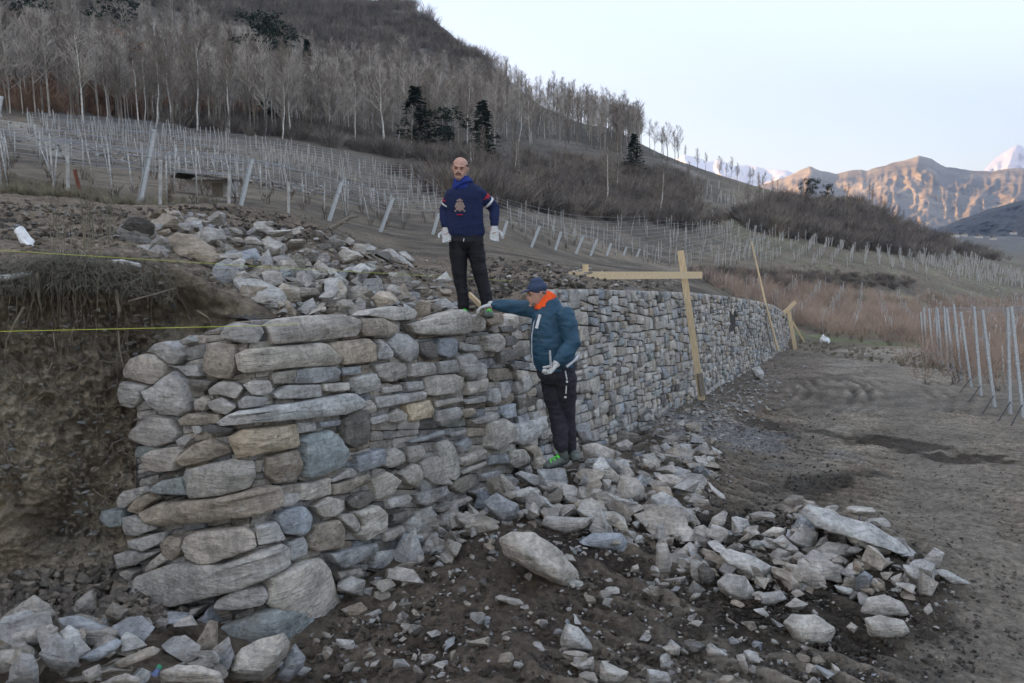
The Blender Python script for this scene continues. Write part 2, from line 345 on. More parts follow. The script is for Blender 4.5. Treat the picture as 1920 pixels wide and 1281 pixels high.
# ------------------------------------------------------------------ ground mesh
def track_zone(x, y):
    u = (x - (WX0 + K * y)) * WD.y      # signed distance from the wall line towards the track
    return u
def build_ground():
    fine = np.arctan((np.arange(-150, 2071, 2.6) - CX) / F / 1.0106)
    sideL = np.linspace(-pi, fine[0], 50)[:-1]; sideR = np.linspace(fine[-1], pi, 50)[1:]
    ph = np.concatenate([sideL, fine, sideR])
    D = np.concatenate([np.array([.3, .8, 1.4, 1.9]), 2.3 * (1.0036 ** np.arange(0, 530)), ])
    D = np.concatenate([D, D[-1] * (1.0125 ** np.arange(1, 372))])
    PH, DD = np.meshgrid(ph, D)
    c = np.cos(np.clip(np.abs(PH), 0, .86)); R = DD / c
    X = R * np.sin(PH); Y = R * np.cos(PH)
    Z = terr(X, Y)
    # tracks: excavator grouser marks
    u = track_zone(X, Y); v = X * WD.x + Y * WD.y
    inview = (np.abs(PH) < .7) & (Y > 2)
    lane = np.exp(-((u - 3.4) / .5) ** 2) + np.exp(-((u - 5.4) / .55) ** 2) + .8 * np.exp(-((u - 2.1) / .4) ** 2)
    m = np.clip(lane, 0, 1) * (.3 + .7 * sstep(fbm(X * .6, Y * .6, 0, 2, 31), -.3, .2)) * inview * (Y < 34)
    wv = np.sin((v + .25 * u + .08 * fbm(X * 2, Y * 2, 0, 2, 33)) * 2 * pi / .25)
    Z = Z + m * (.060 * wv - .02)
    streak = fbm((u) * 7, v * .7, 0, 3, 41)
    Z = Z + inview * (u > .8) * (u < 8) * (Y < 30) * .022 * streak
    clod = fbm(X * 9, Y * 9, 0, 3, 43, rid=True)
    Z = Z + (Y > 2) * (Y < 16) * inview * (.030 * fbm(X * 6, Y * 6, 0, 3, 44) + .016 * fbm(X * 16, Y * 16, 0, 2, 45)) * np.where(u > 3, .45, 1.0)
    Z = Z + inview * (Y < 12) * .025 * clod * sstep(-(u - 2.6), -1.5, .5) * (u > 0)
    # colours
    C = np.zeros(X.shape + (3,))
    soil = np.array([.130, .100, .074]); track = np.array([.165, .138, .108]); dark = np.array([.09, .068, .05])
    C[:] = soil
    tr = (sstep(u, 1.5, 3.0) * (1 - sstep(u, 7.0, 8.6)))[..., None]
    C = C * (1 - tr) + track * tr
    C = C * (1 + .55 * m * wv)[..., None]  # tread ridges paler, damp grooves darker: relief shading put into the colour too
    stony = (1 - sstep(u, .9, 2.0)) * (u > -.5); n = fbm(X * .8, Y * .8, 0, 3, 51)
    dk = (sstep(n, .05, .40) * .7 * sstep(u, 0, .8) * sstep(-u, -4.6, -2.8))[..., None]
    C = C * (1 - dk) + dark * dk
    def spot(px, py, rx, ry, col_, k=1.0):
        nonlocal C
        h = hit(px, py); w = gauss(X, Y, h.x, h.y, rx, ry, .45)
        w = (sstep(w * (1 + 1.5 * fbm(X * 1.6, Y * 1.6, 0, 4, 61)) + .25 * fbm(X * 6, Y * 6, 0, 3, 62) * (w > .1), .35, .75) * k)[..., None]
        C = C * (1 - w) + np.array(col_) * w
    spot(1745, 845, .55, .9, (.045, .035, .026)); spot(1465, 805, .5, 1.2, (.05, .04, .03), .9)
    spot(1540, 905, .9, .35, (.045, .038, .03), .8); spot(1120, 1050, .45, .35, (.040, .028, .022)); spot(1560, 1130, 1.0, .5, (.045, .034, .025), .9)
    spot(1330, 800, .9, 2.0, (.15, .15, .145), .7); spot(1300, 1000, .4, .3, (.05, .04, .03), .8); spot(900, 1230, .9, .35, (.10, .075, .058), .8)
    # upper region
    Dw = wall_D(X, np.maximum(Y, .05)); upm = (Y > Dw)
    px = CX + X / np.maximum(Y, .05) * F * 1.0106
    heap = np.array([.155, .118, .086]); C[upm & (Y < 14)] = heap
    bmp = sstep(fbm(X * .5, Y * .5, 0, 3, 71), -.1, .3)[..., None]
    vg = np.array([.105, .083, .060]) * (1 - bmp) + np.array([.066, .053, .040]) * bmp
    w = (sstep(Y, 12, 18) * upm)[..., None]; C = C * (1 - w) + vg * w
    low_v = np.maximum(1.0 * (u > 8.2), sstep(Y, 34, 44) * sstep(px + 40 * fbm(X * .05, Y * .05, 0, 2, 83), 1250, 1430))
    w = (low_v * sstep(Y, 8, 12) * inview)[..., None]
    gr = np.array([.092, .082, .052]); vgl = np.array([.095, .074, .053])
    gm = sstep(fbm(X * .35, Y * .35, 0, 3, 81), -.05, .3)[..., None]
    C = C * (1 - w) + (vgl * (1 - gm) + gr * gm) * w
    spot(1600, 640, 1.2, 5.0, (.085, .10, .045), .8)
    scr = sstep(Y, 70, 95)[..., None] * upm[..., None] * sstep(-px, -1400, -1230)[..., None]
    C = C * (1 - scr) + np.array([.065, .052, .040]) * scr
    # dark earth embankment between the vineyard levels
    zt = np.interp(px, [1250, 1350, 1450, 1520, 1600, 1750], [60, 58, 66, 78, 88, 105]); pyy = proj(X, np.maximum(Y, .5), Z)[1]; bt_ = np.interp(px, [1250, 1350, 1450, 1600, 1700, 1800], [503, 506, 509, 514, 522, 540]); emb = sstep(pyy, bt_, bt_ + 5) * sstep(-pyy, -bt_ - 34, -bt_ - 22) * sstep(px, 1230, 1300) * sstep(-px, -1780, -1700) * (Y > 30)
    nz = sstep(fbm(X * .4, Y * .4, 0, 4, 91), -.8, .0)
    w = (emb * nz)[..., None]; C = C * (1 - w) + np.array([.06, .048, .036]) * w
    vf = (sstep(Y, 220, 420) * sstep(px, 1350, 1600) * inview)[..., None]; C = C * (1 - vf) + np.array([.075, .068, .060]) * vf
    # stony terrace bank and pale path, far left
    pth = np.exp(-((px - 60 - (70 - Y) * 2.2) / 45) ** 2) * (Y > 38) * (Y < 76) * upm
    w = (pth * .8)[..., None]; C = C * (1 - w) + np.array([.21, .185, .15]) * w
    far = sstep(Y, 130, 200)[..., None]; rk = sstep(fbm(X * .03, Y * .03, Z * .03, 4, 95, rid=True), .35, .7)[..., None]
    farc = np.array([.060, .052, .042]) * (1 - rk) + np.array([.12, .10, .085]) * rk
    ok = (far * sstep(-px, -1450, -1250)[..., None]); C = C * (1 - ok) + farc * ok
    C = C * (1 + .25 * fbm(X * .15, Y * .15, 0, 4, 97))[..., None]
    nr, nc = X.shape
    V = np.stack([X, Y, Z], -1).reshape(-1, 3)
    i = np.arange(nr - 1)[:, None] * nc + np.arange(nc - 1)[None, :]
    Fc = np.stack([i, i + 1, i + 1 + nc, i + nc], -1).reshape(-1, 4)
    # cap the hole at the camera's feet
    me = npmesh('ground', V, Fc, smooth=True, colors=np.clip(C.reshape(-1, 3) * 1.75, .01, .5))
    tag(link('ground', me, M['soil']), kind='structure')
build_ground()
# ------------------------------------------------------------------ distant mountains and an unseen hill added for shade
def rock_face_mat(name, ca, cb, cc, sc, snow=None):
    m, nt, b = mat_new(name); geo = nd(nt, 'ShaderNodeNewGeometry'); vec = geo.outputs['Position']
    n1 = noise_node(nt, vec, sc, 9, .7, .4); n2 = noise_node(nt, vec, sc * 6, 8, .7)
    c = ramp(nt, n1, [(.36, ca), (.5, cb), (.64, cc)])
    c = mix(nt, c, ramp(nt, n2, [(.3, g(.5)), (.5, g(1)), (.7, g(1.5))]), .8, 'MULTIPLY')
    if snow: c = mix(nt, c, (.80, .80, .82), ramp(nt, n1, [(snow, g(1)), (snow + .05, g(0))]))
    nt.links.new(c, b.inputs['Base Color']); bump(nt, b, n2, .8, 6 / max(sc * 400, 1)); return m
M['mtn'] = rock_face_mat('mountain_rock', (.085, .075, .055), (.15, .125, .09), (.26, .22, .165), .004)
M['snow'] = rock_face_mat('snow_rock', (.2, .2, .2), (.5, .5, .5), (.7, .7, .7), .002, snow=.72)
M['hill'] = rock_face_mat('dark_hill', (.035, .035, .032), (.05, .047, .042), (.07, .065, .055), .01)
def mountain(name, sky, Dc, Db, pyb, mat, amp, fs, seed, kk=.9):
    px = np.arange(sky[0][0], sky[-1][0] + 1, 2.5); sy = np.interp(px, [s[0] for s in sky], [s[1] for s in sky])
    sy = sy + 2.0 * fbm(px * .06, 0 * px, seed, 4, seed)
    T = np.linspace(-.25, 1, 150)
    V = np.zeros((len(T), len(px), 3))
    for j, t in enumerate(T):
        if t >= 0:
            py = sy + (pyb - sy) * t; D = Dc + (Db - Dc) * t ** kk
            rid = fbm(px * fs, t * 3.0 + 0 * px, seed, 6, seed, rid=True)
            D = D - amp * rid * min(1, t * 6)
            py = py - 3 * rid * min(t * 4, 1)
        else:
            py = sy - t * 260; D = np.full(len(px), Dc * (1 - t * .3))
        cz = -(py - CY) / F; yy = cos(PITCH) + cz * sin(PITCH); a = (px - CX) / F / 1.0106; bz = (-sin(PITCH) + cz * cos(PITCH)) / yy
        V[j, :, 0] = a * D; V[j, :, 1] = D; V[j, :, 2] = bz * D
    n = len(px); i = np.arange(len(T) - 1)[:, None] * n + np.arange(n - 1)[None, :]
    Fc = np.stack([i + n, i + n + 1, i + 1, i], -1).reshape(-1, 4)
    tag(link(name, npmesh(name, V, Fc, smooth=True), mat), kind='structure')
mountain('mountain', [(1330, 400), (1400, 352), (1430, 345), (1470, 332), (1490, 322), (1512, 312), (1530, 319), (1560, 326), (1600, 318), (1620, 319), (1650, 310), (1690, 300), (1712, 292), (1738, 299), (1765, 314), (1800, 318), (1850, 321), (1900, 315), (1960, 322), (2100, 300), (2300, 330)], 3900, 2600, 447, M['mtn'], 120, .030, 5)
mountain('snowy_mountain', [(1200, 325), (1255, 300), (1280, 290), (1300, 296), (1325, 304), (1345, 300), (1370, 312), (1400, 308), (1430, 318), (1470, 320), (1500, 332), (1560, 360)], 8200, 6600, 430, M['snow'], 500, .03, 6)
mountain('snowy_mountain', [(1780, 345), (1835, 318), (1852, 298), (1878, 280), (1893, 272), (1915, 276), (1960, 255), (2050, 290), (2150, 330)], 9000, 7600, 430, M['snow'], 600, .03, 8)
mountain('valley_hill', [(1700, 455), (1775, 424), (1800, 411), (1850, 393), (1900, 378), (1960, 360), (2050, 345), (2200, 320)], 1750, 1250, 462, M['hill'], 60, .02, 9)
def shade_hill():  # unseen ridge added left of view, shaped to keep low sun off the foreground
    xs = np.linspace(-2500, -330, 60); ys = np.linspace(-1500, 2700, 90)
    X, Y = np.meshgrid(xs, ys)
    Z = 300 * np.exp(-((X + 1000) / 380) ** 2) * sstep(Y, -1500, -900) * (1 - .0 * sstep(Y, 2300, 2700)) + 40 * fbm(X * .004, Y * .004, 0, 5, 21) - 40
    nr, nc = X.shape; i = np.arange(nr - 1)[:, None] * nc + np.arange(nc - 1)[None, :]
    me = npmesh('sun_block_hills', np.stack([X, Y, Z], -1), np.stack([i, i + 1, i + 1 + nc, i + nc], -1).reshape(-1, 4), smooth=True)
    tag(link('sun_block_hills', me, M['hill']), kind='structure')
shade_hill()
# ------------------------------------------------------------------ cut earth bank at the left end of the wall
def bank_D(px, py):
    """depth of the cut face"""
    top = np.interp(px, [-300, 0, 120, 240, 330, 400, 470], [500, 500, 492, 505, 520, 560, 600])
    base = 5.25 + .0010 * px
    t = (py - top) / (1050 - top)
    D = base + .16 * np.sin(np.clip(t, 0, 1) * pi) + .35 * np.exp(-((px - 70) / 75) ** 2 - ((py - 985) / 55) ** 2) + .20 * np.exp(-((px - 340) / 80) ** 2 - ((py - 600) / 45) ** 2)
    return D
def build_bank():
    px = np.arange(-320, 520, 2.0); top = np.interp(px, [-300, 0, 120, 240, 330, 400, 470, 520], [498, 498, 488, 500, 512, 545, 590, 612]) + 9 * fbm(px * .03, 0 * px, 0, 4, 100)
    rows = []; cols = []
    # roll-over: from the terrace surface to the lip
    nb = 26
    for k in range(nb):
        t = k / nb; Dl = bank_D(px, top) - .02; D = 6.5 - (6.5 - Dl) * t
        a = (px - CX) / F / 1.0106; X = a * D; Y = D; Z = up_h(X, Y) + .06
        lip = np.array([ray(p, q)[1] for p, q in zip(px, top)]) * Dl
        w = t ** 3; Z = Z * (1 - w) + lip * w
        Z = Z + (.05 * fbm(X * 3, Y * 3, 0, 4, 101) + .03 * fbm(X * 11, Y * 11, 0, 3, 102))
        rows.append(np.stack([X, Y, Z], -1)); c = np.tile([.13, .10, .075], (len(px), 1)); cols.append(c)
    nf = 260
    for k in range(nf):
        t = k / (nf - 1); py = top + (1085 - top) * t
        D = bank_D(px, py)
        X0 = (px - CX) / F / 1.0106 * D
        n = fbm(X0 * 3.2, py * .011 + 0 * px, 0, 5, 103) * .14 + fbm(X0 * 10, py * .04, 0, 4, 104, rid=True) * .06 + fbm(X0 * 26, py * .10, 1, 3, 105) * .026
        roots = fbm(X0 * 22, py * .012, 2, 3, 107, rid=True) * .035 * np.exp(-((py - 560) / 90.) ** 2)
        D = D - (n + roots) * min(1, t * 8)
        cz = -(py - CY) / F; yy = cos(PITCH) + cz * sin(PITCH); bz = (-sin(PITCH) + cz * cos(PITCH)) / yy
        rows.append(np.stack([(px - CX) / F / 1.0106 * D, D, bz * D], -1))
        mixv = sstep(fbm(X0 * 1.6, py * .006, 0, 3, 109), -.2, .3)[:, None]
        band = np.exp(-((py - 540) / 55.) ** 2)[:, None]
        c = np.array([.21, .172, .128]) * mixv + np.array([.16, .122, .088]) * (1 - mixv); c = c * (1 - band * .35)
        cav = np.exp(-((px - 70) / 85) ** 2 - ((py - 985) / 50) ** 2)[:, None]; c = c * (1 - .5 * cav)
        cols.append(c)
    # talus running out from the foot
    nt_ = 90; last = rows[-1]
    for k in range(1, nt_ + 1):
        t = k / nt_; D = last[:, 1] - 1.15 * t; X = (px - CX) / F / 1.0106 * D
        Z = last[:, 2] * (1 - t) ** 1.2 + (1 - (1 - t) ** 1.2) * (terr(X, D) - .10)
        Z = Z + .035 * fbm(X * 9, D * 9, 0, 4, 111, rid=True) * min(1, t * 5)
        rows.append(np.stack([X, D, Z], -1)); cols.append(np.tile([.14, .112, .09], (len(px), 1)))
    V = np.array(rows); nr, nc = V.shape[:2]; i = np.arange(nr - 1)[:, None] * nc + np.arange(nc - 1)[None, :]
    Fc = np.stack([i, i + nc, i + nc + 1, i + 1], -1).reshape(-1, 4)
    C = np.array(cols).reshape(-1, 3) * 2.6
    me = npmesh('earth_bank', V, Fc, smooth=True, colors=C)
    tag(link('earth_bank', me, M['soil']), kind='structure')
build_bank()
# ------------------------------------------------------------------ stone data traced from the photograph
VIEW = {'A': (400, 560, 4.7975), 'B': (700, 560, 4.7975), 'C': (400, 800, 4.7975), 'E': (700, 800, 4.7975), 'F': (200, 620, 4.7975),
        'G': (180, 880, 4.7975), 'H': (300, 1000, 4.56), 'I': (0, 1000, 4.56), 'U': (180, 380, 2.8235), 'R': (1300, 860, 3.0435),
        'Q': (860, 860, 3.0), 'J': (1000, 420, 2.668)}
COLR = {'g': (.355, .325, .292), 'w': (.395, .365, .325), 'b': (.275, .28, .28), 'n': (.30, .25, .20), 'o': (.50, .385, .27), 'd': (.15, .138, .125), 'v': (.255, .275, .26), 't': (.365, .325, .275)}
WALL = """
A g 445,240 540,185 850,150 1160,140 1290,190 1310,290 1270,340 900,385 620,410 510,415
A n 1310,180 1500,168 1590,215 1640,262 1620,310 1520,342 1340,345 1308,290
A w 1350,150 1400,100 1600,65 1790,80 1825,130 1790,190 1600,203 1480,172
A g 80,330 130,250 210,215 420,235 445,300 390,400 280,405 80,355
A t 210,500 280,455 520,430 980,390 1050,480 1125,540 1110,600 600,632 300,672 240,650
A n 1020,400 1200,370 1380,358 1445,410 1458,565 1145,605 1120,535 1050,480
A g 1458,360 1560,420 1605,500 1560,547 1458,550
A g 1560,400 1640,310 1740,318 1820,400 1828,500 1750,580 1650,542 1600,470
A n 510,668 740,628 710,765 530,768
A b 735,642 800,620 1080,610 1130,650 1110,722 940,765 700,768
A g 270,770 350,728 500,733 518,830 470,882 340,862
A g 525,862 640,775 945,768 957,882 780,902 560,902
A w 955,765 1200,750 1208,822 1050,842 960,832
A w 1225,712 1420,668 1480,750 1485,832 1270,867 1220,805
A g 1430,600 1560,568 1700,578 1738,620 1728,712 1560,757 1470,702
A b 1140,618 1308,603 1312,682 1148,697
A w 85,1105 200,1010 600,950 900,900 1210,840 1320,960 1150,1042 700,1090 330,1112 110,1138
A g 1500,800 1680,768 1698,832 1510,857
A g 1700,750 1860,738 1872,812 1720,842
A g 1428,888 1880,828 1890,912 1600,962 1458,992
A g 1320,930 1400,900 1452,960 1442,1022 1350,1047 1310,990
A g 1380,1080 1540,1028 1557,1102 1400,1137
A w 1560,1038 1650,978 1732,1040 1735,1092 1620,1122 1558,1112
B o 275,950 505,903 537,1000 522,1072 320,1108 295,1020
A g 735,1115 900,1108 905,1182 740,1222
A b 920,1110 1125,1083 1125,1142 940,1167
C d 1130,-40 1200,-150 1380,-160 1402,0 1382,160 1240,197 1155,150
B w 290,235 470,190 650,120 780,92 862,160 882,280 820,327 550,332 350,325
B g 870,160 920,128 1003,210 992,280 940,307 880,290
B n 980,140 1145,123 1163,222 1030,242 1000,202
B d 390,400 500,375 572,420 572,540 480,557 398,482
B b 575,350 700,343 748,400 742,500 650,542 568,502
B g 760,385 950,430 958,472 820,482 770,442
B t 975,330 1110,308 1168,360 1162,420 1080,492 988,472
B g 300,590 400,570 520,573 548,640 532,687 300,717
B g 558,570 720,543 762,662 578,682
B g 730,520 850,488 892,560 982,600 992,682 860,732 788,702 750,622
B g 438,700 700,668 798,710 792,822 700,857 540,882 458,872
B w 820,752 1025,713 1012,832 850,867
B g 1020,830 1110,798 1132,930 1080,952 1008,922
B g 1130,760 1200,743 1243,832 1180,912 1130,882
B g 530,920 780,878 783,922 540,982
B g 790,920 993,868 993,932 820,952
B g 540,1010 740,968 783,1030 760,1082 600,1152 550,1102
B n 775,1000 880,978 908,1032 820,1077 778,1052
B b 1140,962 1272,938 1283,1062 1180,1087 1128,1042
B g 870,1100 1110,1018 1133,1062 1060,1122 900,1132
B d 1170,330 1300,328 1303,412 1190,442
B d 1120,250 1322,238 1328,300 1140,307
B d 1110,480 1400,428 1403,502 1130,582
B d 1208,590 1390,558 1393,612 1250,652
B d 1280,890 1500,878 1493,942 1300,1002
B g 1300,700 1380,688 1413,790 1330,852
E w 1018,-30 1150,-80 1262,-10 1252,130 1080,222 1018,190
E g 1262,-10 1530,-100 1523,40 1420,142 1300,167 1258,130
E g 760,280 980,193 1008,280 800,362 753,342
E g 750,410 830,365 1005,308 1008,348 760,432
E b 1008,260 1190,238 1203,332 1008,347
E t 1205,212 1330,198 1393,270 1382,332 1260,382 1198,332
E n 1330,190 1430,153 1503,230 1480,312 1420,322 1398,250
E w 540,150 640,113 720,200 753,290 742,442 690,492 620,452 558,270
E g 400,320 470,268 560,260 622,452 695,522 520,527 430,442
E b 740,160 820,88 862,150 842,212 760,237
E b 300,140 620,28 637,77 500,117 320,152
E g 655,70 820,18 833,60 680,102
E g 268,180 420,153 458,250 350,327 288,322
E g 78,230 180,183 262,230 273,320 130,377 78,352
E g 220,430 330,328 400,338 423,470 370,547 290,522
E n 705,480 870,413 888,540 760,602 698,562
E g 938,430 1120,383 1143,430 1020,492 948,492
E g 1128,500 1220,438 1293,500 1272,560 1170,602
E g 1298,480 1370,443 1403,500 1340,542
E g 868,590 1000,533 1013,600 920,642
E w 1020,560 1110,508 1123,560 1020,602
E g 350,610 640,518 663,600 450,717 378,692
E g 560,740 850,618 873,660 720,742 578,772
E g 100,650 280,603 333,640 290,702 120,742
E w 290,862 380,758 500,698 542,770 558,882 400,982 288,972
E d 168,800 300,743 363,770 290,832 178,882
E g 70,960 240,888 283,940 180,1022 78,1042
E b 538,980 650,798 785,788 745,1030 600,1062
E g 0,1130 250,1088 313,1180 300,1275 0,1281
C v 760,130 850,60 1020,28 1110,88 1183,220 1162,352 940,442 800,462 778,300
C o 158,80 260,20 722,-30 737,187 470,232 300,277 213,282
C n 458,270 760,203 778,400 742,472 560,512 458,432
C t -218,440 -190,370 160,283 370,300 385,440 332,547 100,612 -180,642
G n 448,370 600,300 1100,248 1560,138 1612,138 1643,240 1622,332 1450,402 1000,472 650,502 500,452
C g 738,520 1020,448 1043,600 850,667 738,662
C g 1030,480 1200,363 1270,400 1278,422 1040,502
C n 1045,520 1380,418 1393,500 1180,602 1048,617
C b 1258,270 1500,188 1523,332 1370,392 1280,412
C t 1398,480 1530,398 1653,480 1602,602 1450,662 1418,560
C g 578,640 650,598 740,593 753,660 680,722 598,722
C b 550,800 640,740 800,708 868,800 842,932 780,982 620,962 558,880
C g 368,880 540,840 602,960 622,1012 400,1062 378,960
C g 878,720 1000,623 1163,660 1163,742 1060,812 958,822
C d 1178,670 1290,588 1400,568 1433,650 1300,742 1228,732
C t 1228,770 1440,698 1533,780 1523,922 1340,1027 1258,982 1300,880
C n 858,980 900,888 1100,828 1153,922 1143,1082 900,1122 828,1080
C g 1108,800 1228,770 1293,880 1262,962 1120,852
C b 658,1040 790,978 843,1060 822,1152 680,1212 648,1120
C b 1008,1140 1440,1038 1463,1100 1300,1202 1130,1278 1060,1220
G g 798,690 850,578 960,538 1350,508 1430,560 1443,690 1100,832 950,852 830,792
G w 298,1130 380,958 700,838 1150,848 1650,658 1708,700 1703,852 1300,1062 850,1192 400,1272 298,1202
G n 598,660 680,588 790,610 793,740 700,822 630,772
G g 288,640 560,568 640,550 643,640 440,742 298,702
G g 198,760 300,718 440,750 602,728 400,852 238,882
G g 278,420 400,398 500,480 592,520 400,592 300,592 268,520
G n 378,260 480,208 572,260 480,332 400,402 298,362
G g 208,290 270,188 360,178 382,260 300,342 218,332
G v 88,360 280,348 283,500 160,522 68,442
G g 198,930 300,888 372,920 340,1012 280,1042 208,1002
G g 478,870 600,738 673,810 560,882 478,912
G v 498,190 600,98 800,60 852,230 650,222
G g 1118,1160 1280,1058 1500,1038 1533,1130 1480,1212 1250,1252 1088,1242
H t 918,380 1180,248 1330,198 1423,300 1483,470 1523,600 1480,702 1300,762 1100,722 898,602
H v 218,1060 320,908 500,798 850,678 1000,618 1250,680 1323,852 1150,902 800,952 560,1142 420,1132
H b 0,850 80,838 440,698 450,620 483,770 470,822 150,962 0,932
I w 1288,780 1330,668 1760,618 1700,702 1500,792 1328,867
H g 1198,960 1330,888 1483,900 1482,972 1250,1022
H t 1488,330 1700,288 1723,370 1530,417
H b 1518,540 1900,488 1903,542 1540,582
F g 378,190 480,108 570,88 660,150 703,230 640,312 580,300 480,208
F g 168,360 230,248 380,198 480,208 553,310 542,402 440,492 180,422
F w 133,560 170,448 260,460 402,500 340,560 332,622 240,702 158,682
F g 338,540 480,478 640,358 742,470 773,600 762,722 690,772 520,752 438,680
F w 678,100 770,38 798,100 720,132
F n 878,240 960,98 1170,118 1183,320 1132,432 1000,432 878,370
F g 558,310 660,318 840,308 853,410 740,412 658,330
F w 943,530 1040,453 1170,458 1238,510 1182,612 1040,570 958,592
F g 238,930 400,748 600,788 633,870 667,920 640,992 450,1052 228,970
F n 668,800 740,738 1030,748 1043,830 860,852 678,852
F g 638,980 700,948 800,958 742,1032 668,1042
F n 648,1150 800,1028 960,958 1120,1038 1133,1090 960,1162 698,1222
F g 348,1120 450,1058 650,1038 692,1080 642,1252 480,1272 378,1230
F g 798,640 880,578 942,620 902,722 798,712
F g 928,640 1060,588 1183,680 1100,752 1008,732
F b 1188,640 1250,578 1440,598 1400,672 1198,702
F d 888,870 920,828 1150,868 1153,900 1060,932 898,902
F w 788,850 870,848 882,910 828,942
F d 768,430 980,448 932,540 788,542
"""
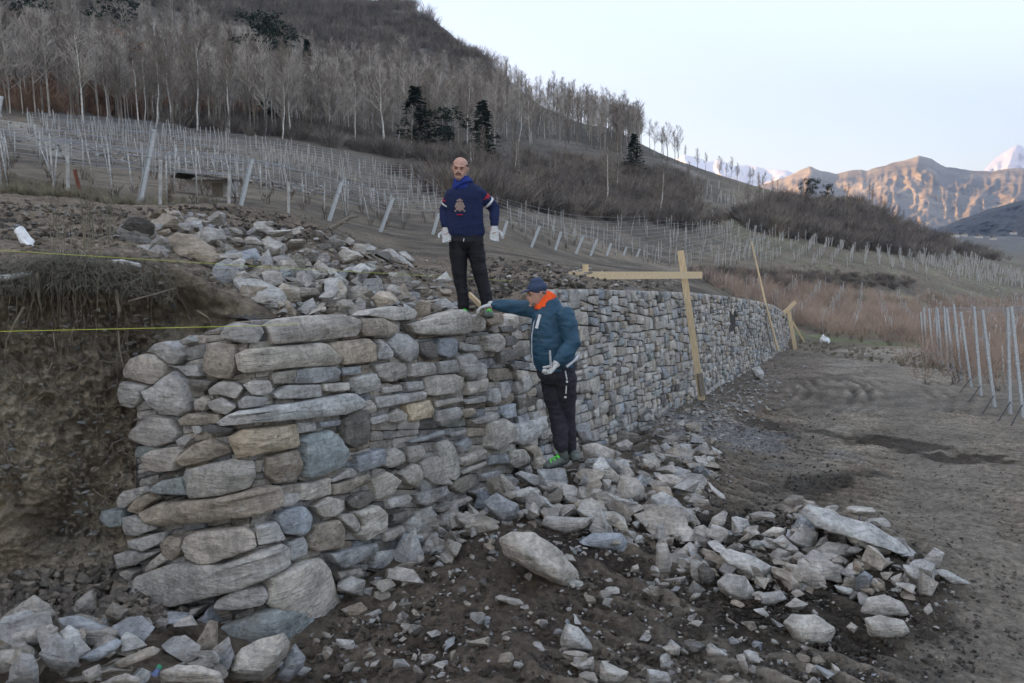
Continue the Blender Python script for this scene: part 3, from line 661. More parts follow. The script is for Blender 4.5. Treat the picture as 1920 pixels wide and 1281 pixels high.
ROCKS = """
U w 240,180 330,80 400,50 440,80 430,120 290,190|A
U g 430,130 480,90 560,95 575,150 470,170|A
U n 350,210 420,150 520,170 700,280 710,320 640,360 500,300 370,260|A
U w 40,300 150,280 230,300 275,350 190,345 40,330|A
U w 370,330 410,310 520,350 680,430 660,460 500,410 390,370|A
U w 310,230 360,230 400,300 370,330 310,310|A
U g 620,510 740,530 740,580 700,620 620,590|A
U w 720,400 860,400 1010,470 1030,590 760,570 750,500|A
U g 1040,560 1150,500 1190,590 1100,605|A
U g 670,450 720,440 750,510 680,510|A
U w 850,210 910,175 1000,220 1000,280 900,310 870,260|A
U w 960,310 1030,300 1150,410 1100,420 960,380|A
U g 890,250 1030,280 1040,310 940,320|A
U w 960,180 1000,150 1040,180 1040,230 980,220|A
U n 1530,520 1630,420 1680,520 1670,560 1540,550|A
U d 1670,470 1770,580 1700,560|A
U g 1770,520 1850,500 1920,560 1800,580|A
U w 1400,230 1440,215 1490,240 1470,290 1390,270|A
U g 1510,250 1560,240 1680,330 1690,350 1520,300|A
U w 1180,240 1230,240 1240,275 1180,275|A
U w 1300,230 1340,240 1340,270 1280,250|A
U g 130,210 200,180 290,190 300,215 200,225|A
U g 200,225 290,220 300,290 250,295|A
U g 110,240 170,230 230,270 220,285 130,275|A
U g 820,260 830,300 780,350 700,330 710,280 770,255|A
U g 1090,300 1120,290 1145,330 1130,370 1090,350|A
U w 1130,350 1160,340 1180,365 1170,390 1130,385|A
U g 1180,300 1270,370 1260,420 1170,400 1150,330|A
U w 1150,410 1240,400 1260,470 1220,490 1160,450|A
U g 1280,430 1360,450 1360,490 1310,480|A
U w 1440,400 1520,460 1500,470 1435,430|A
U w 1520,370 1600,370 1610,400 1540,420|A
U g 1600,260 1640,255 1690,310 1670,325|A
U g 1460,480 1500,470 1530,520 1510,545 1460,520|A
U g 940,390 990,385 1010,430 960,445|A
U w 1290,265 1390,260 1420,290 1300,300|A
U g 1420,310 1490,310 1500,350 1430,335|A
R w 505,930 560,885 640,900 700,890 815,970 780,1080 600,1070 540,990|H
R w 945,870 990,790 1100,770 1200,820 1245,890 1130,910 1060,890 960,900|H
R w 970,910 1060,890 1200,920 1240,990 1130,1050 1000,1030|H
R w 130,700 190,650 300,670 355,760 350,830 230,820 150,760|H
R w 140,540 200,510 330,550 460,620 440,680 400,715 320,650 220,620|H
R w 860,430 940,405 1040,440 1150,540 1080,560 900,490|H
R w 700,520 760,470 890,490 900,550 720,575|H
R w 540,460 620,370 710,420 700,540 640,545|H
R w 380,430 460,385 530,400 520,460 400,460|H
R g 370,470 430,460 570,510 550,540 400,510|H
R w 610,310 650,260 1000,370 1180,460 1325,590 1230,570 1000,440 700,330|H
R w 1190,600 1270,600 1350,680 1360,760 1280,740 1210,670|H
R w 1370,630 1440,630 1590,720 1500,730 1400,670|H
R g 530,560 640,545 700,570 680,600 540,600|H
R g 0,390 60,375 105,410 110,500 0,470|H
R d 20,620 60,590 130,650 110,740 40,720|H
R g 370,770 500,750 540,800 440,845 370,830|H
R g 520,840 580,790 660,830 600,885|H
R g 340,860 400,850 440,900 410,915|H
R w 70,1080 100,1050 200,1120 140,1150 80,1130|S
R w 240,1120 290,1110 330,1240 290,1230|S
R w 650,1200 700,1175 745,1230 700,1240|S
R w 640,1281 690,1240 740,1290|S
R w 1310,860 1350,820 1370,870 1330,910|S
R w 800,720 910,740 920,790 840,770|H
R w 870,960 900,930 940,960 920,1010|H
R w 80,130 180,210 190,240 130,230|S
R n 1000,700 1090,700 1100,760 1040,760|H
R w 1120,680 1190,650 1200,710 1140,740|H
Q w 220,450 300,405 420,410 560,500 680,630 685,700 640,750 560,720 400,610 250,540|B
Q b 670,470 750,415 920,415 950,460 950,540 870,530 800,480|W
Q w 1110,480 1170,470 1205,570 1190,650 1130,675 1105,600|H
Q g 1210,540 1300,465 1350,500 1340,560 1250,580|H
Q g 1310,400 1360,370 1420,400 1440,500 1380,500 1300,440|H
Q w 1080,210 1150,180 1230,230 1290,300 1285,360 1200,340 1090,290|W
Q g 1100,90 1200,85 1270,120 1270,190 1180,205|W
Q w 1030,0 1120,0 1140,50 1100,90 1030,70|W
Q g 870,200 920,90 1010,110 1050,170 1040,230 920,290 870,290|W
Q g 680,270 800,190 830,220 820,290 760,320|W
Q b 440,60 600,50 620,130 560,160 510,210 450,150|W
Q g 540,180 590,140 650,150 710,210 660,270 570,230|W
Q b 130,240 210,190 340,260 350,330 260,390 190,320|W
Q n 10,420 60,330 130,305 180,330 240,390 130,440 30,445|W
Q w 280,190 400,155 460,180 490,250 350,270|W
Q g 460,370 480,320 750,330 740,380 620,440 500,400|W
Q w 510,270 560,250 660,290 600,365 540,350|W
Q w 350,290 420,270 450,330 400,360|W
Q b 715,0 870,0 870,60 810,75 720,30|W
Q w 570,1010 600,920 680,950 775,1080 700,1100 600,1090 570,1050|S
Q w 780,1263 800,1130 960,1200 920,1280|S
Q g 620,1150 760,1110 770,1200 740,1220|S
Q g 1055,1180 1180,1200 1200,1263 1060,1280|S
Q w 1140,1060 1200,1040 1250,1060 1240,1110 1190,1120|S
Q w 1390,1050 1420,1035 1520,1110 1470,1130 1400,1100|S
Q d 1260,1030 1300,1010 1390,1050 1360,1100 1300,1110|S
Q g 200,780 230,765 340,790 380,820 330,840|S
Q w 1030,740 1070,720 1110,740 1080,790|S
Q w 1080,350 1120,345 1160,400 1120,420|W
Q g 760,330 800,315 835,335 800,360|W
Q d 1280,750 1320,680 1390,740 1340,800|H
Q g 1150,680 1280,660 1270,690 1180,700|H
Q g 1230,600 1290,595 1330,620 1290,660|H
Q g 1245,390 1310,390 1300,440 1250,440|H
J g 240,1110 300,1090 410,1130 400,1200 380,1240 250,1180|W
J w 410,1100 470,1075 500,1100 480,1150 420,1150|W
J w 540,1150 600,1145 640,1190 620,1240 550,1230|W
J n 650,1150 700,1110 750,1150 730,1200 660,1190|W
J g 730,1100 790,1100 800,1160 750,1190|W
J n 750,1000 820,985 850,1050 770,1060|W
J g 770,1090 870,1090 880,1140 820,1130|W
J w 750,820 800,815 810,870 770,875|W
J w 1090,720 1130,710 1155,740 1150,790 1120,780 1090,750|S
J g 410,1175 480,1220 470,1240 420,1220|W
J w 800,1160 850,1160 900,1230 880,1250 810,1210|W
J b 200,1000 270,990 310,1090 240,1110 210,1060|W
J w 890,1110 950,1145 930,1160 895,1140|W
H w 540,1190 700,980 840,910 1060,850 1110,930 1100,1010 1000,1160 880,1270 620,1270|L
H b 980,1240 1100,1030 1150,930 1250,1060 1230,1150 1100,1281|L
H g 0,1180 150,1120 300,1120 520,1190 560,1290 0,1290|L
H g 1500,900 1660,910 1680,1000 1600,1030 1510,980|S
H n 1540,650 1720,580 1780,650 1740,720 1600,740|S
H w 1740,700 1880,640 1900,680 1790,750|S
I t 0,720 130,620 280,520 430,610 475,680 450,750 200,850 0,850|L
I g 40,870 200,850 440,770 510,810 440,900 280,990 120,970 40,920|L
I b 480,720 640,690 820,790 980,820 900,890 700,900 540,850|L
I n 890,690 960,580 1100,650 1060,750 1000,790 920,750|L
I b 320,1030 480,880 640,930 680,1110 600,1180 420,1160|L
I b 680,1070 1000,890 1050,930 940,1040 780,1110|L
I n 960,1110 1300,960 1380,990 1200,1110 1000,1180|L
I g 80,1150 180,1020 290,1040 340,1150 340,1290 60,1290|L
I g 700,1180 850,1110 880,1200 780,1290 700,1250|L
I g 830,1290 1080,1190 1200,1240 1200,1290|L
I n 530,590 600,550 660,580 620,640 550,640|L
"""
def parse(txt):
    out = []
    for ln in txt.strip().splitlines():
        extra = None
        if '|' in ln: ln, extra = ln.split('|')
        t = ln.split(); ox, oy, s = VIEW[t[0]]
        pts = np.array([[float(v) for v in p.split(',')] for p in t[2:]]) / s + np.array([ox, oy])
        out.append((t[1], pts, extra))
    return out
# ------------------------------------------------------------------ wall surface
def g_base(x, y): return -2.255 - .095 * y
BAT = .11
def surf_D(px, py):
    """depth of the front surface of the wall (long face and broken end face joined by a rounded corner)"""
    a, b = ray(px, py)
    # plane: (x-WX0-K y)*WD.y + ... = outward distance; face leans into the bank with height
    # long face: (a D - WX0 - K D)*WD.y = -BAT*(b D - (-2.255-.095 D))
    D1 = (WX0 * WD.y - BAT * 2.255) / ((a - K) * WD.y + BAT * (b + .095)) if True else 0
    # end face: along WD: (aD-Cx)*WD.x+(D-Cy)*WD.y = BAT*(height)
    cc = CORNER.x * WD.x + CORNER.y * WD.y
    D2 = (cc + BAT * .8 * 2.255) / (a * WD.x + WD.y - BAT * .8 * (b + .095))
    k = 9.0
    return np.log(np.exp(k * D1) + np.exp(k * D2)) / k
def surf_pt(px, py, out=0.0):
    D = float(surf_D(px, py)); p = P(px, py, D)
    if out:
        # outward direction blend
        w = min(1, max(0, (px - 400) / 140)); n = (WN * -1) * w + (WD * -1) * (1 - w); n.normalize(); n.z += .08
        p = p + n * out
    return p
def resample(pts, n, rnd=2):
    p = np.asarray(pts, float)
    for _ in range(rnd):
        q = np.roll(p, -1, 0); p = np.stack([p * .88 + q * .12, p * .12 + q * .88], 1).reshape(-1, 2)
    d = np.hypot(*(np.roll(p, -1, 0) - p).T); s = np.concatenate([[0], np.cumsum(d)]); pc = np.vstack([p, p[:1]])
    t = np.linspace(0, s[-1], n, endpoint=False)
    return np.stack([np.interp(t, s, pc[:, 0]), np.interp(t, s, pc[:, 1])], 1)
def stone_rings(pts, n, front, back, mpp, seed, rings=None, rnd=1, nz=1.0):
    """outline (in the 2-D units of the surface) -> list of (uv, out) rings from back to front; mpp = metres per unit"""
    o = resample(pts, n, 0); c = o.mean(0); o = c + (o - c) * 1.015; q = o - c
    ev, U = np.linalg.eigh(np.cov(q.T)); L = q @ U
    h = np.abs(L).max(0) + 1e-6; mn = h.min()
    th = np.arange(n) / n * 2 * pi; r0 = random.Random(seed)
    jit = fbm(o[:, 0] * mpp * 9 + seed, o[:, 1] * mpp * 9, seed * .37, 3, 5) * .05 * mn * nz + fbm(o[:, 0] * mpp * 40 + seed, o[:, 1] * mpp * 40, seed * .37, 2, 6) * .035 * mn * nz
    dirn = q / np.maximum(np.hypot(*q.T)[:, None], 1e-6)
    rings = rings or [(.22, -1.0), (.02, -.55), (0, -.05), (.02, .45), (.055, .78), (.13, .90), (.24, .95), (.38, .98), (.55, 1.0), (.80, 1.02)]
    tx, ty = r0.uniform(-.25, .25), r0.uniform(-.30, .15)
    pl = [(cos(q_), sin(q_), r0.uniform(.55, 1.25), r0.uniform(.5, 1.5)) for q_ in [r0.uniform(0, 6.28) for _ in range(5)]]
    res = []
    for ins, dep in rings:
        sc = np.clip(1 - ins * mn / h, .08, 1) if ins < .5 else (1 - ins * np.array([1, 1]) * (.75 + .25 * mn / h))
        uv = c + ((L * sc) @ U.T) + dirn * jit[:, None] * (1 - ins)
        if dep >= 0:
            tilt = 1 + (tx * (uv[:, 0] - c[0]) + ty * (uv[:, 1] - c[1])) / mn * .35
            nn = fbm(uv[:, 0] * mpp * 6 + seed * 3.1, uv[:, 1] * mpp * 14, seed * .7, 4, 8)
            fac = np.ones(len(uv)); rel = (uv - c) @ U / h
            for ca, sa, c0, sl in pl: fac = np.minimum(fac, 1 + (c0 * .5 - (rel[:, 0] * ca + rel[:, 1] * sa)) * sl)
            out = dep * front * np.clip(tilt, .4, 1.7) * np.clip(fac, .25, 1) + nn * front * .42 * (ins > .01) * nz
        else: out = np.full(n, dep * back)
        res.append((uv, out))
    res.append((c[None, :], np.array([1.02 * front])))
    return res
def rings_to_faces(n, nr, off):
    f = []
    for k in range(nr - 1):
        for i in range(n):
            j = (i + 1) % n; f.append((off + k * n + i, off + k * n + j, off + (k + 1) * n + j, off + (k + 1) * n + i))
    c = off + nr * n
    for i in range(n):
        j = (i + 1) % n; f.append((off + (nr - 1) * n + i, off + (nr - 1) * n + j, c, c))
    return f
def split_poly(poly, p, d):
    """clip a convex polygon with a line; returns the two sides"""
    nrm = np.array([-d[1], d[0]]); s = (poly - p) @ nrm; A = []; B = []
    n = len(poly)
    for i in range(n):
        a, bq, sa, sb = poly[i], poly[(i + 1) % n], s[i], s[(i + 1) % n]
        if sa >= 0: A.append(a)
        if sa <= 0: B.append(a)
        if sa * sb < 0:
            q = a + (bq - a) * sa / (sa - sb); A.append(q); B.append(q)
    return np.array(A), np.array(B)
def rubble_split(poly, tw, th, R, out, cs=0.0):
    """recursive rubble pattern with target width / height; cs = course slope"""
    mn = poly.min(0); mx = poly.max(0); w, h = mx - mn
    s = R.uniform(.6, 1.7)
    if (w < tw * 1.35 * s and h < th * 1.45 * s) or len(poly) < 3:
        out.append(poly); return
    c = (mn + mx) / 2
    if h / th > w / tw * R.uniform(.75, 1.3):
        p = np.array([c[0], mn[1] + h * R.uniform(.36, .64)]); ang = R.gauss(0, .07) + cs
        d = np.array([cos(ang), sin(ang)])
    else:
        p = np.array([mn[0] + w * R.uniform(.36, .64), c[1]]); ang = pi / 2 + R.gauss(0, .16)
        d = np.array([cos(ang), sin(ang)])
    a, bq = split_poly(poly, p, d)
    if len(a) < 3 or len(bq) < 3: out.append(poly); return
    rubble_split(a, tw, th, R, out, cs); rubble_split(bq, tw, th, R, out, cs)
def shrink(poly, gap):
    c = poly.mean(0); q = poly - c; h = np.abs(q).max(0); sc = np.maximum(1 - gap / np.maximum(h, 1e-6), .35)
    return c + q * sc
def vary(c, R, k=.16):
    f = 1 + R.uniform(-k, k) * 1.3; w = R.uniform(-.05, .05)
    return (max(.02, c[0] * f * (1 + w)), max(.02, c[1] * f), max(.02, c[2] * f * (1 - w)))
def rand_stone_col(R):
    k = R.choices('gwbndvt', [42, 20, 12, 9, 6, 3, 10])[0]; return vary(COLR[k], R)
wall = empty('dry_stone_wall', (CORNER.x, CORNER.y, g_base(0, CORNER.y)), 'long grey dry stone wall under construction, its broken end beside the earth cut', 'stone wall')
WINV = Matrix.Translation(wall.location).inverted()
def add_local(o, parent, inv):
    o.parent = parent; o.matrix_parent_inverse = inv
def build_wall():
    R = random.Random(11)
    data = parse(WALL)
    area = []
    for i, (k, pts, _) in enumerate(data):
        x, y = pts[:, 0], pts[:, 1]; area.append((abs(np.dot(x, np.roll(y, 1)) - np.dot(y, np.roll(x, 1))) / 2, i))
    big = {i for _, i in sorted(area, reverse=True)[:98]}
    restV, restF, restC = [], [], []; off = 0
    for i, (k, pts, _) in enumerate(data):
        c = pts.mean(0); D = float(surf_D(*c)); mpp = D / F
        ext = (pts.max(0) - pts.min(0)) * mpp; sm = ext.min()
        n = 44 if ext.max() > .25 else 26
        pts = shrink(pts, .9)
        front = min(.055, max(.016, sm * .20)); back = min(.25, .5 * sm + .08)
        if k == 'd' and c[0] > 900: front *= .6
        rr = stone_rings(pts, n, front, back, mpp, i + 3)
        base_out = R.uniform(-.005, .02) + (.02 if c[0] < 560 and ext.max() > .5 else 0)
        V = []
        for uv, o in rr:
            for (u, v), oo in zip(uv, o): V.append(tuple(surf_pt(u, v, oo + base_out + .01)))
        V = np.array(V)
        col_ = vary(COLR[k], R, .10)
        if i in big:
            fs = rings_to_faces(n, len(rr) - 1, 0)
            me = bpy.data.meshes.new('stone'); me.from_pydata([tuple(v) for v in V], [], [tuple(dict.fromkeys(f)) for f in fs])
            for p_ in me.polygons: p_.use_smooth = True
            me.set_sharp_from_angle(angle=radians(32)); me.update()
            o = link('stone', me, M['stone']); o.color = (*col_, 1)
            cc = V.mean(0); me.transform(Matrix.Translation(Vector(cc)).inverted()); o.location = cc - np.array(wall.location); o.parent = wall
        else:
            restV.append(V); restF += rings_to_faces(n, len(rr) - 1, off); off += len(V); restC.append(np.tile(col_, (len(V), 1)))
    # infill behind the traced stones (near part), laid out on the seen surface
    cells = []
    outer = np.array([[262, 640], [430, 600], [1052, 596], [1040, 900], [780, 1000], [620, 1170], [420, 1290], [250, 1180], [230, 900]], float)
    # build as strips so that the pattern stays convex
    xs = list(range(250, 1060, 90))
    topb = lambda x: np.interp(x, [230, 260, 330, 430, 500, 1060], [860, 700, 640, 604, 598, 596])
    botb = lambda x: np.interp(x, [230, 300, 420, 620, 780, 1060], [1120, 1200, 1300, 1190, 1030, 900])
    for x0, x1 in zip(xs[:-1], xs[1:]):
        q = np.array([[x0, topb(x0)], [x1, topb(x1)], [x1, botb(x1)], [x0, botb(x0)]], float)
        near = (1060 - x0) / 800; rubble_split(q, 38, 22 - 3 * near, R, cells, -.18 * near)
    for ci, poly in enumerate(cells):
        poly = shrink(poly, .6); c = poly.mean(0); D = float(surf_D(*c)); mpp = D / F; n = 12
        ext = (poly.max(0) - poly.min(0)) * mpp
        if ext.min() < .015: continue
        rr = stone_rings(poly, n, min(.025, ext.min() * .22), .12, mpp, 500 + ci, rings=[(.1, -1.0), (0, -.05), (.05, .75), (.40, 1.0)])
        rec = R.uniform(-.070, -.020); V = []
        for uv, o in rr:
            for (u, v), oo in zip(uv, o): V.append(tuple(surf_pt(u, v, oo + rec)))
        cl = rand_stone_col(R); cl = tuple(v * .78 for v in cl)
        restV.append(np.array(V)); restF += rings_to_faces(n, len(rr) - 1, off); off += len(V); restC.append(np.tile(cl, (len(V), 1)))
    # long far part, laid out in wall coordinates (v along the wall, t height)
    def top_py(px): return np.interp(px, [955, 985, 1010, 1055, 1300, 1400, 1450, 1476, 1486], [596, 590, 556, 541, 549, 560, 572, 590, 612])
    def vt(px, py):
        D1 = float((WX0 * WD.y - BAT * 2.255) / ((ray(px, py)[0] - K) * WD.y + BAT * (ray(px, py)[1] + .095)))
        p = P(px, py, D1); return (p - CORNER).dot(WD), p.z - g_base(0, p.y)
    tops = [vt(px, float(top_py(px))) for px in (955, 985, 1010, 1055, 1120, 1200, 1300, 1370, 1420, 1450, 1470, 1482)]
    tv = [a for a, _ in tops]; tt = [b_ for _, b_ in tops]
    def wpt(v, t, out):
        p = CORNER + WD * v; zb = g_base(0, p.y)
        q = p + WN * (BAT * t) - WN * out; q.z = zb + t; return q
    v0, v1 = tv[0], tv[-1]; cells = []; R2 = random.Random(5)
    v = v0
    while v < v1 - .1:
        L = min(1.6, v1 - v); q = np.array([[v, -.35], [v + L, -.35], [v + L, np.interp(v + L, tv, tt)], [v, np.interp(v, tv, tt)]])
        f = 1 + .004 * v; rubble_split(q, .245 * f, .125 * f, R2, cells, 0); v += L
    for ci, poly in enumerate(cells):
        c = poly.mean(0)
        pc = wpt(c[0], c[1], 0)
        sx = CX + pc.x / pc.y * F * 1.0106
        ang = math.atan2(-pc.z, pc.y) - PITCH; sy = CY + F * tan(ang)
        if 1374 < sx < 1390 and 585 < sy < 622: continue          # the hole in the far wall
        poly = shrink(poly, .011); n = 12 if c[0] < 14 else 9
        e = (poly.max(0) - poly.min(0)).min()
        if e < .02: continue
        rr = stone_rings(poly, n, min(.035, e * .2), .18, 1.0, 2000 + ci, rings=[(.05, -1.0), (0, -.02), (.03, .75), (.18, .95), (.7, 1.0)])
        ro = R2.uniform(-.045, .025); V = []
        for uv, o in rr:
            for (a_, t_), oo in zip(uv, o): V.append(tuple(wpt(a_, t_, oo + ro)))
        cl = rand_stone_col(R2)
        restV.append(np.array(V)); restF += rings_to_faces(n, len(rr) - 1, off); off += len(V); restC.append(np.tile(cl, (len(V), 1)))
    V = np.vstack(restV); C = np.vstack(restC)
    me = bpy.data.meshes.new('stone_courses'); me.from_pydata(V.tolist(), [], [tuple(dict.fromkeys(f)) for f in restF])
    at = me.color_attributes.new('Col', 'FLOAT_COLOR', 'POINT'); cc = np.ones((len(V), 4), dtype=np.float32); cc[:, :3] = C; at.data.foreach_set('color', cc.ravel())
    me.polygons.foreach_set('use_smooth', np.ones(len(me.polygons), dtype=bool)); me.set_sharp_from_angle(angle=radians(35)); me.update()
    me.transform(WINV)
    o = link('stone_courses', me, M['stone_attr'], wall); tag(o, kind='stuff')
    # dark rubble core behind the joints
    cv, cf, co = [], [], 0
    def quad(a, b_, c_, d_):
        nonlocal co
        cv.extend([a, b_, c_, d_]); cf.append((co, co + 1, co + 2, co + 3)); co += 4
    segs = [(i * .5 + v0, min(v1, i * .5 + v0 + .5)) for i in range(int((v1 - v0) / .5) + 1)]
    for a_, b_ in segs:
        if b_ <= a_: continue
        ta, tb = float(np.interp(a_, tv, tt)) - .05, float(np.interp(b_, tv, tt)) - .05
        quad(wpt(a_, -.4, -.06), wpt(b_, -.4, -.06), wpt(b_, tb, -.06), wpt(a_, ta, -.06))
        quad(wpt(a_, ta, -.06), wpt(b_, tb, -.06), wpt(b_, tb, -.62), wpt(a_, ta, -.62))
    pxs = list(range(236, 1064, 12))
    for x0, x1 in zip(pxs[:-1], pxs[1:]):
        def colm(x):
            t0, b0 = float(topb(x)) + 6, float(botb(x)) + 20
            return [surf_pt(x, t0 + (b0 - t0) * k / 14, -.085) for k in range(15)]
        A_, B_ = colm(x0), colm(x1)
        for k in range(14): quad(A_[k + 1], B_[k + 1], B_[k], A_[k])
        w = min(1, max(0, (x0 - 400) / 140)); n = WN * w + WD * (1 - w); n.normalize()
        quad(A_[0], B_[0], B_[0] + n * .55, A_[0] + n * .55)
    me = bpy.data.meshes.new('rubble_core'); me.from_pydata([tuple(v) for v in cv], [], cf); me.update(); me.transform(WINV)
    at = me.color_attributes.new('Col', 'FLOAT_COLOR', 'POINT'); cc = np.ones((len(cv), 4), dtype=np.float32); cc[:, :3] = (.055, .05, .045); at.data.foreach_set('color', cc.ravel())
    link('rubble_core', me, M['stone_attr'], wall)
    return wpt, tv, tt
wpt, TV, TT = build_wall()
# ------------------------------------------------------------------ loose rocks
def hull_rock_mesh(points, seed, cuts=2, amp=.02, sharp=30):
    bm = bmesh.new()
    for p in points: bm.verts.new(p)
    r = bmesh.ops.convex_hull(bm, input=bm.verts)
    bmesh.ops.delete(bm, geom=[e for e in r['geom_interior'] if isinstance(e, bmesh.types.BMVert)], context='VERTS')
    bmesh.ops.dissolve_limit(bm, angle_limit=radians(9), verts=bm.verts, edges=bm.edges)
    sz = max((v.co.length for v in bm.verts), default=.1)
    try: bmesh.ops.bevel(bm, geom=list(bm.edges), offset=sz * .035, segments=1, profile=.5, affect='EDGES', clamp_overlap=True)
    except Exception: pass
    bmesh.ops.triangulate(bm, faces=bm.faces)
    for _ in range(cuts):
        es = [e for e in bm.edges if e.calc_length() > sz * .16]
        if es: bmesh.ops.subdivide_edges(bm, edges=es, cuts=1); bmesh.ops.triangulate(bm, faces=bm.faces)
    bm.normal_update()
    for v in bm.verts:
        q = v.co / sz * 2.2 + Vector((seed * 1.7, seed * .3, 0))
        d = mnoise.fractal(q, .9, 2.1, 4) * amp * sz * 1.6 + (abs(mnoise.noise(q * 1.3)) - .3) * amp * sz * 1.2
        lay = math.sin((v.co.z / sz + .2 * mnoise.noise(q)) * 22) * amp * sz * .25
        v.co += v.normal * (d + lay)
    bmesh.ops.recalc_face_normals(bm, faces=bm.faces)
    me = bpy.data.meshes.new('rock'); bm.to_mesh(me); bm.free()
    for p in me.polygons: p.use_smooth = True
    me.set_sharp_from_angle(angle=radians(sharp)); return me
HEAP = {'A': ('on the slope above the wall', 'rubble stones on the slope above the wall'), 'H': ('in the heap beside the track', 'rubble stones in the heap beside the track'),
        'W': ('at the foot of the wall near the jacketed man', 'rubble stones at the foot of the wall'), 'S': ('scattered on the dark soil in the foreground', 'stones scattered in the foreground'),
        'L': ('in the pile by the near end of the wall', 'rocks piled at the near end of the wall'), 'B': ('', '')}
CN = {'w': 'pale grey', 'g': 'grey', 'b': 'blue-grey', 'n': 'brownish', 'd': 'dark', 't': 'buff grey', 'v': 'green-grey', 'o': 'orange'}
UNIQ = {('Q', 0): 'huge tilted pale boulder lying alone on the soil in front of the wall', }
SPECIAL = {2: 'large brown slab leaning in the rubble below the long pointed pale rock', 0: 'long pointed pale rock at the top left of the rubble above the wall',
           7: 'big square-edged pale block just behind the long top slab of the wall', 8: 'small pyramid-shaped grey rock right behind the long top slab of the wall',
           14: 'brownish triangular rock standing on the wall top left of the standing man'}
def loose_rocks():
    R = random.Random(23); idx = 0; seen = {}
    for k, pts, hp in parse(ROCKS):
        c = pts.mean(0); bot = pts[:, 1].max(); ctr_py = c[1]
        h = hit(float(c[0]), float(bot) - .12 * (bot - pts[:, 1].min()), 2.6, 60)
        D = h.y
        if hp == 'W':
            D = min(D, float(surf_D(c[0], min(bot, 1000))) - .12)
        if hp == 'L': D = D * .955
        mpp = D / F; ext = (pts.max(0) - pts.min(0)) * mpp; T = ext.min() * R.uniform(.42, .6)
        D += T * .35
        ctr = P(c[0], c[1], D)
        vx = P(c[0] + 1, c[1], D) - ctr; vy = ctr - P(c[0], c[1] + 1, D)
        vx = vx; vd = ctr.normalized()
        pl = []
        o2 = pts - c; mn = ext.min() / mpp
        up = .10 * mn
        for (u, v) in o2:
            pl.append(vx * u - vy * v + vd * R.uniform(-.1, .1) * T)
            L = max(hypot2(u, v), 1e-6); s = max(.35, 1 - .30 * mn / L)
            pl.append(vx * u * s - vy * (v * s * .8 + up * 1.0) - vd * T * R.uniform(.65, 1.0))
            s2 = max(.3, 1 - .4 * mn / L); pl.append(vx * u * s2 - vy * (v * s2 * .8 - up) + vd * T * R.uniform(.7, 1.1))
        cuts = 4 if hp == 'B' else (3 if ext.max() > .25 else 2)
        me = hull_rock_mesh(pl, idx, cuts, .017)
        name = 'boulder' if hp == 'B' else 'rock'
        o = link(name, me, M['stone']); o.location = ctr; o.color = (*vary(COLR[k], R, .1), 1)
        shp = 'flat' if ext[1] < ext[0] * .5 else ('upright' if ext[1] > ext[0] * 1.15 else 'angular')
        size = 'large ' if ext.max() > .42 else ('small ' if ext.max() < .2 else '')
        if hp == 'B': tag(o, 'huge pale boulder with a dark side lying tilted before the wall', 'boulder')
        elif idx in SPECIAL: tag(o, SPECIAL[idx], 'rock', HEAP[hp][1])
        else:
            lab = f'{size}{CN[k]} {shp} stone {HEAP[hp][0]}'
            tag(o, lab, 'rock', HEAP[hp][1])
        idx += 1
def hypot2(a, b): return sqrt(a * a + b * b)
loose_rocks()
PROTO = []
for s in range(14):
    R_ = random.Random(100 + s); e = (R_.uniform(.7, 1), R_.uniform(.5, .8), R_.uniform(.25, .65))
    pl = []
    for _ in range(11):
        v = Vector((R_.gauss(0, 1), R_.gauss(0, 1), R_.gauss(0, 1))).normalized()
        mx_ = max(abs(v.x), abs(v.y), abs(v.z)); v = v * (.55 + .45 / mx_ * .8)
        pl.append(Vector((v.x * e[0], v.y * e[1], v.z * e[2])) * .5)
    PROTO.append(hull_rock_mesh(pl, s + 40, 2, .018))
def mesh_arrays(me):
    V = np.zeros(len(me.vertices) * 3, dtype=np.float32); me.vertices.foreach_get('co', V)
    me.calc_loop_triangles(); T = np.zeros(len(me.loop_triangles) * 3, dtype=np.int32); me.loop_triangles.foreach_get('vertices', T)
    return V.reshape(-1, 3), T.reshape(-1, 3)
RUB = ([], [], [], [0])
CNAME = {'w': 'pale', 'g': 'grey', 'b': 'blue-grey', 'n': 'brownish', 'd': 'dark', 'v': 'green-grey', 't': 'buff'}
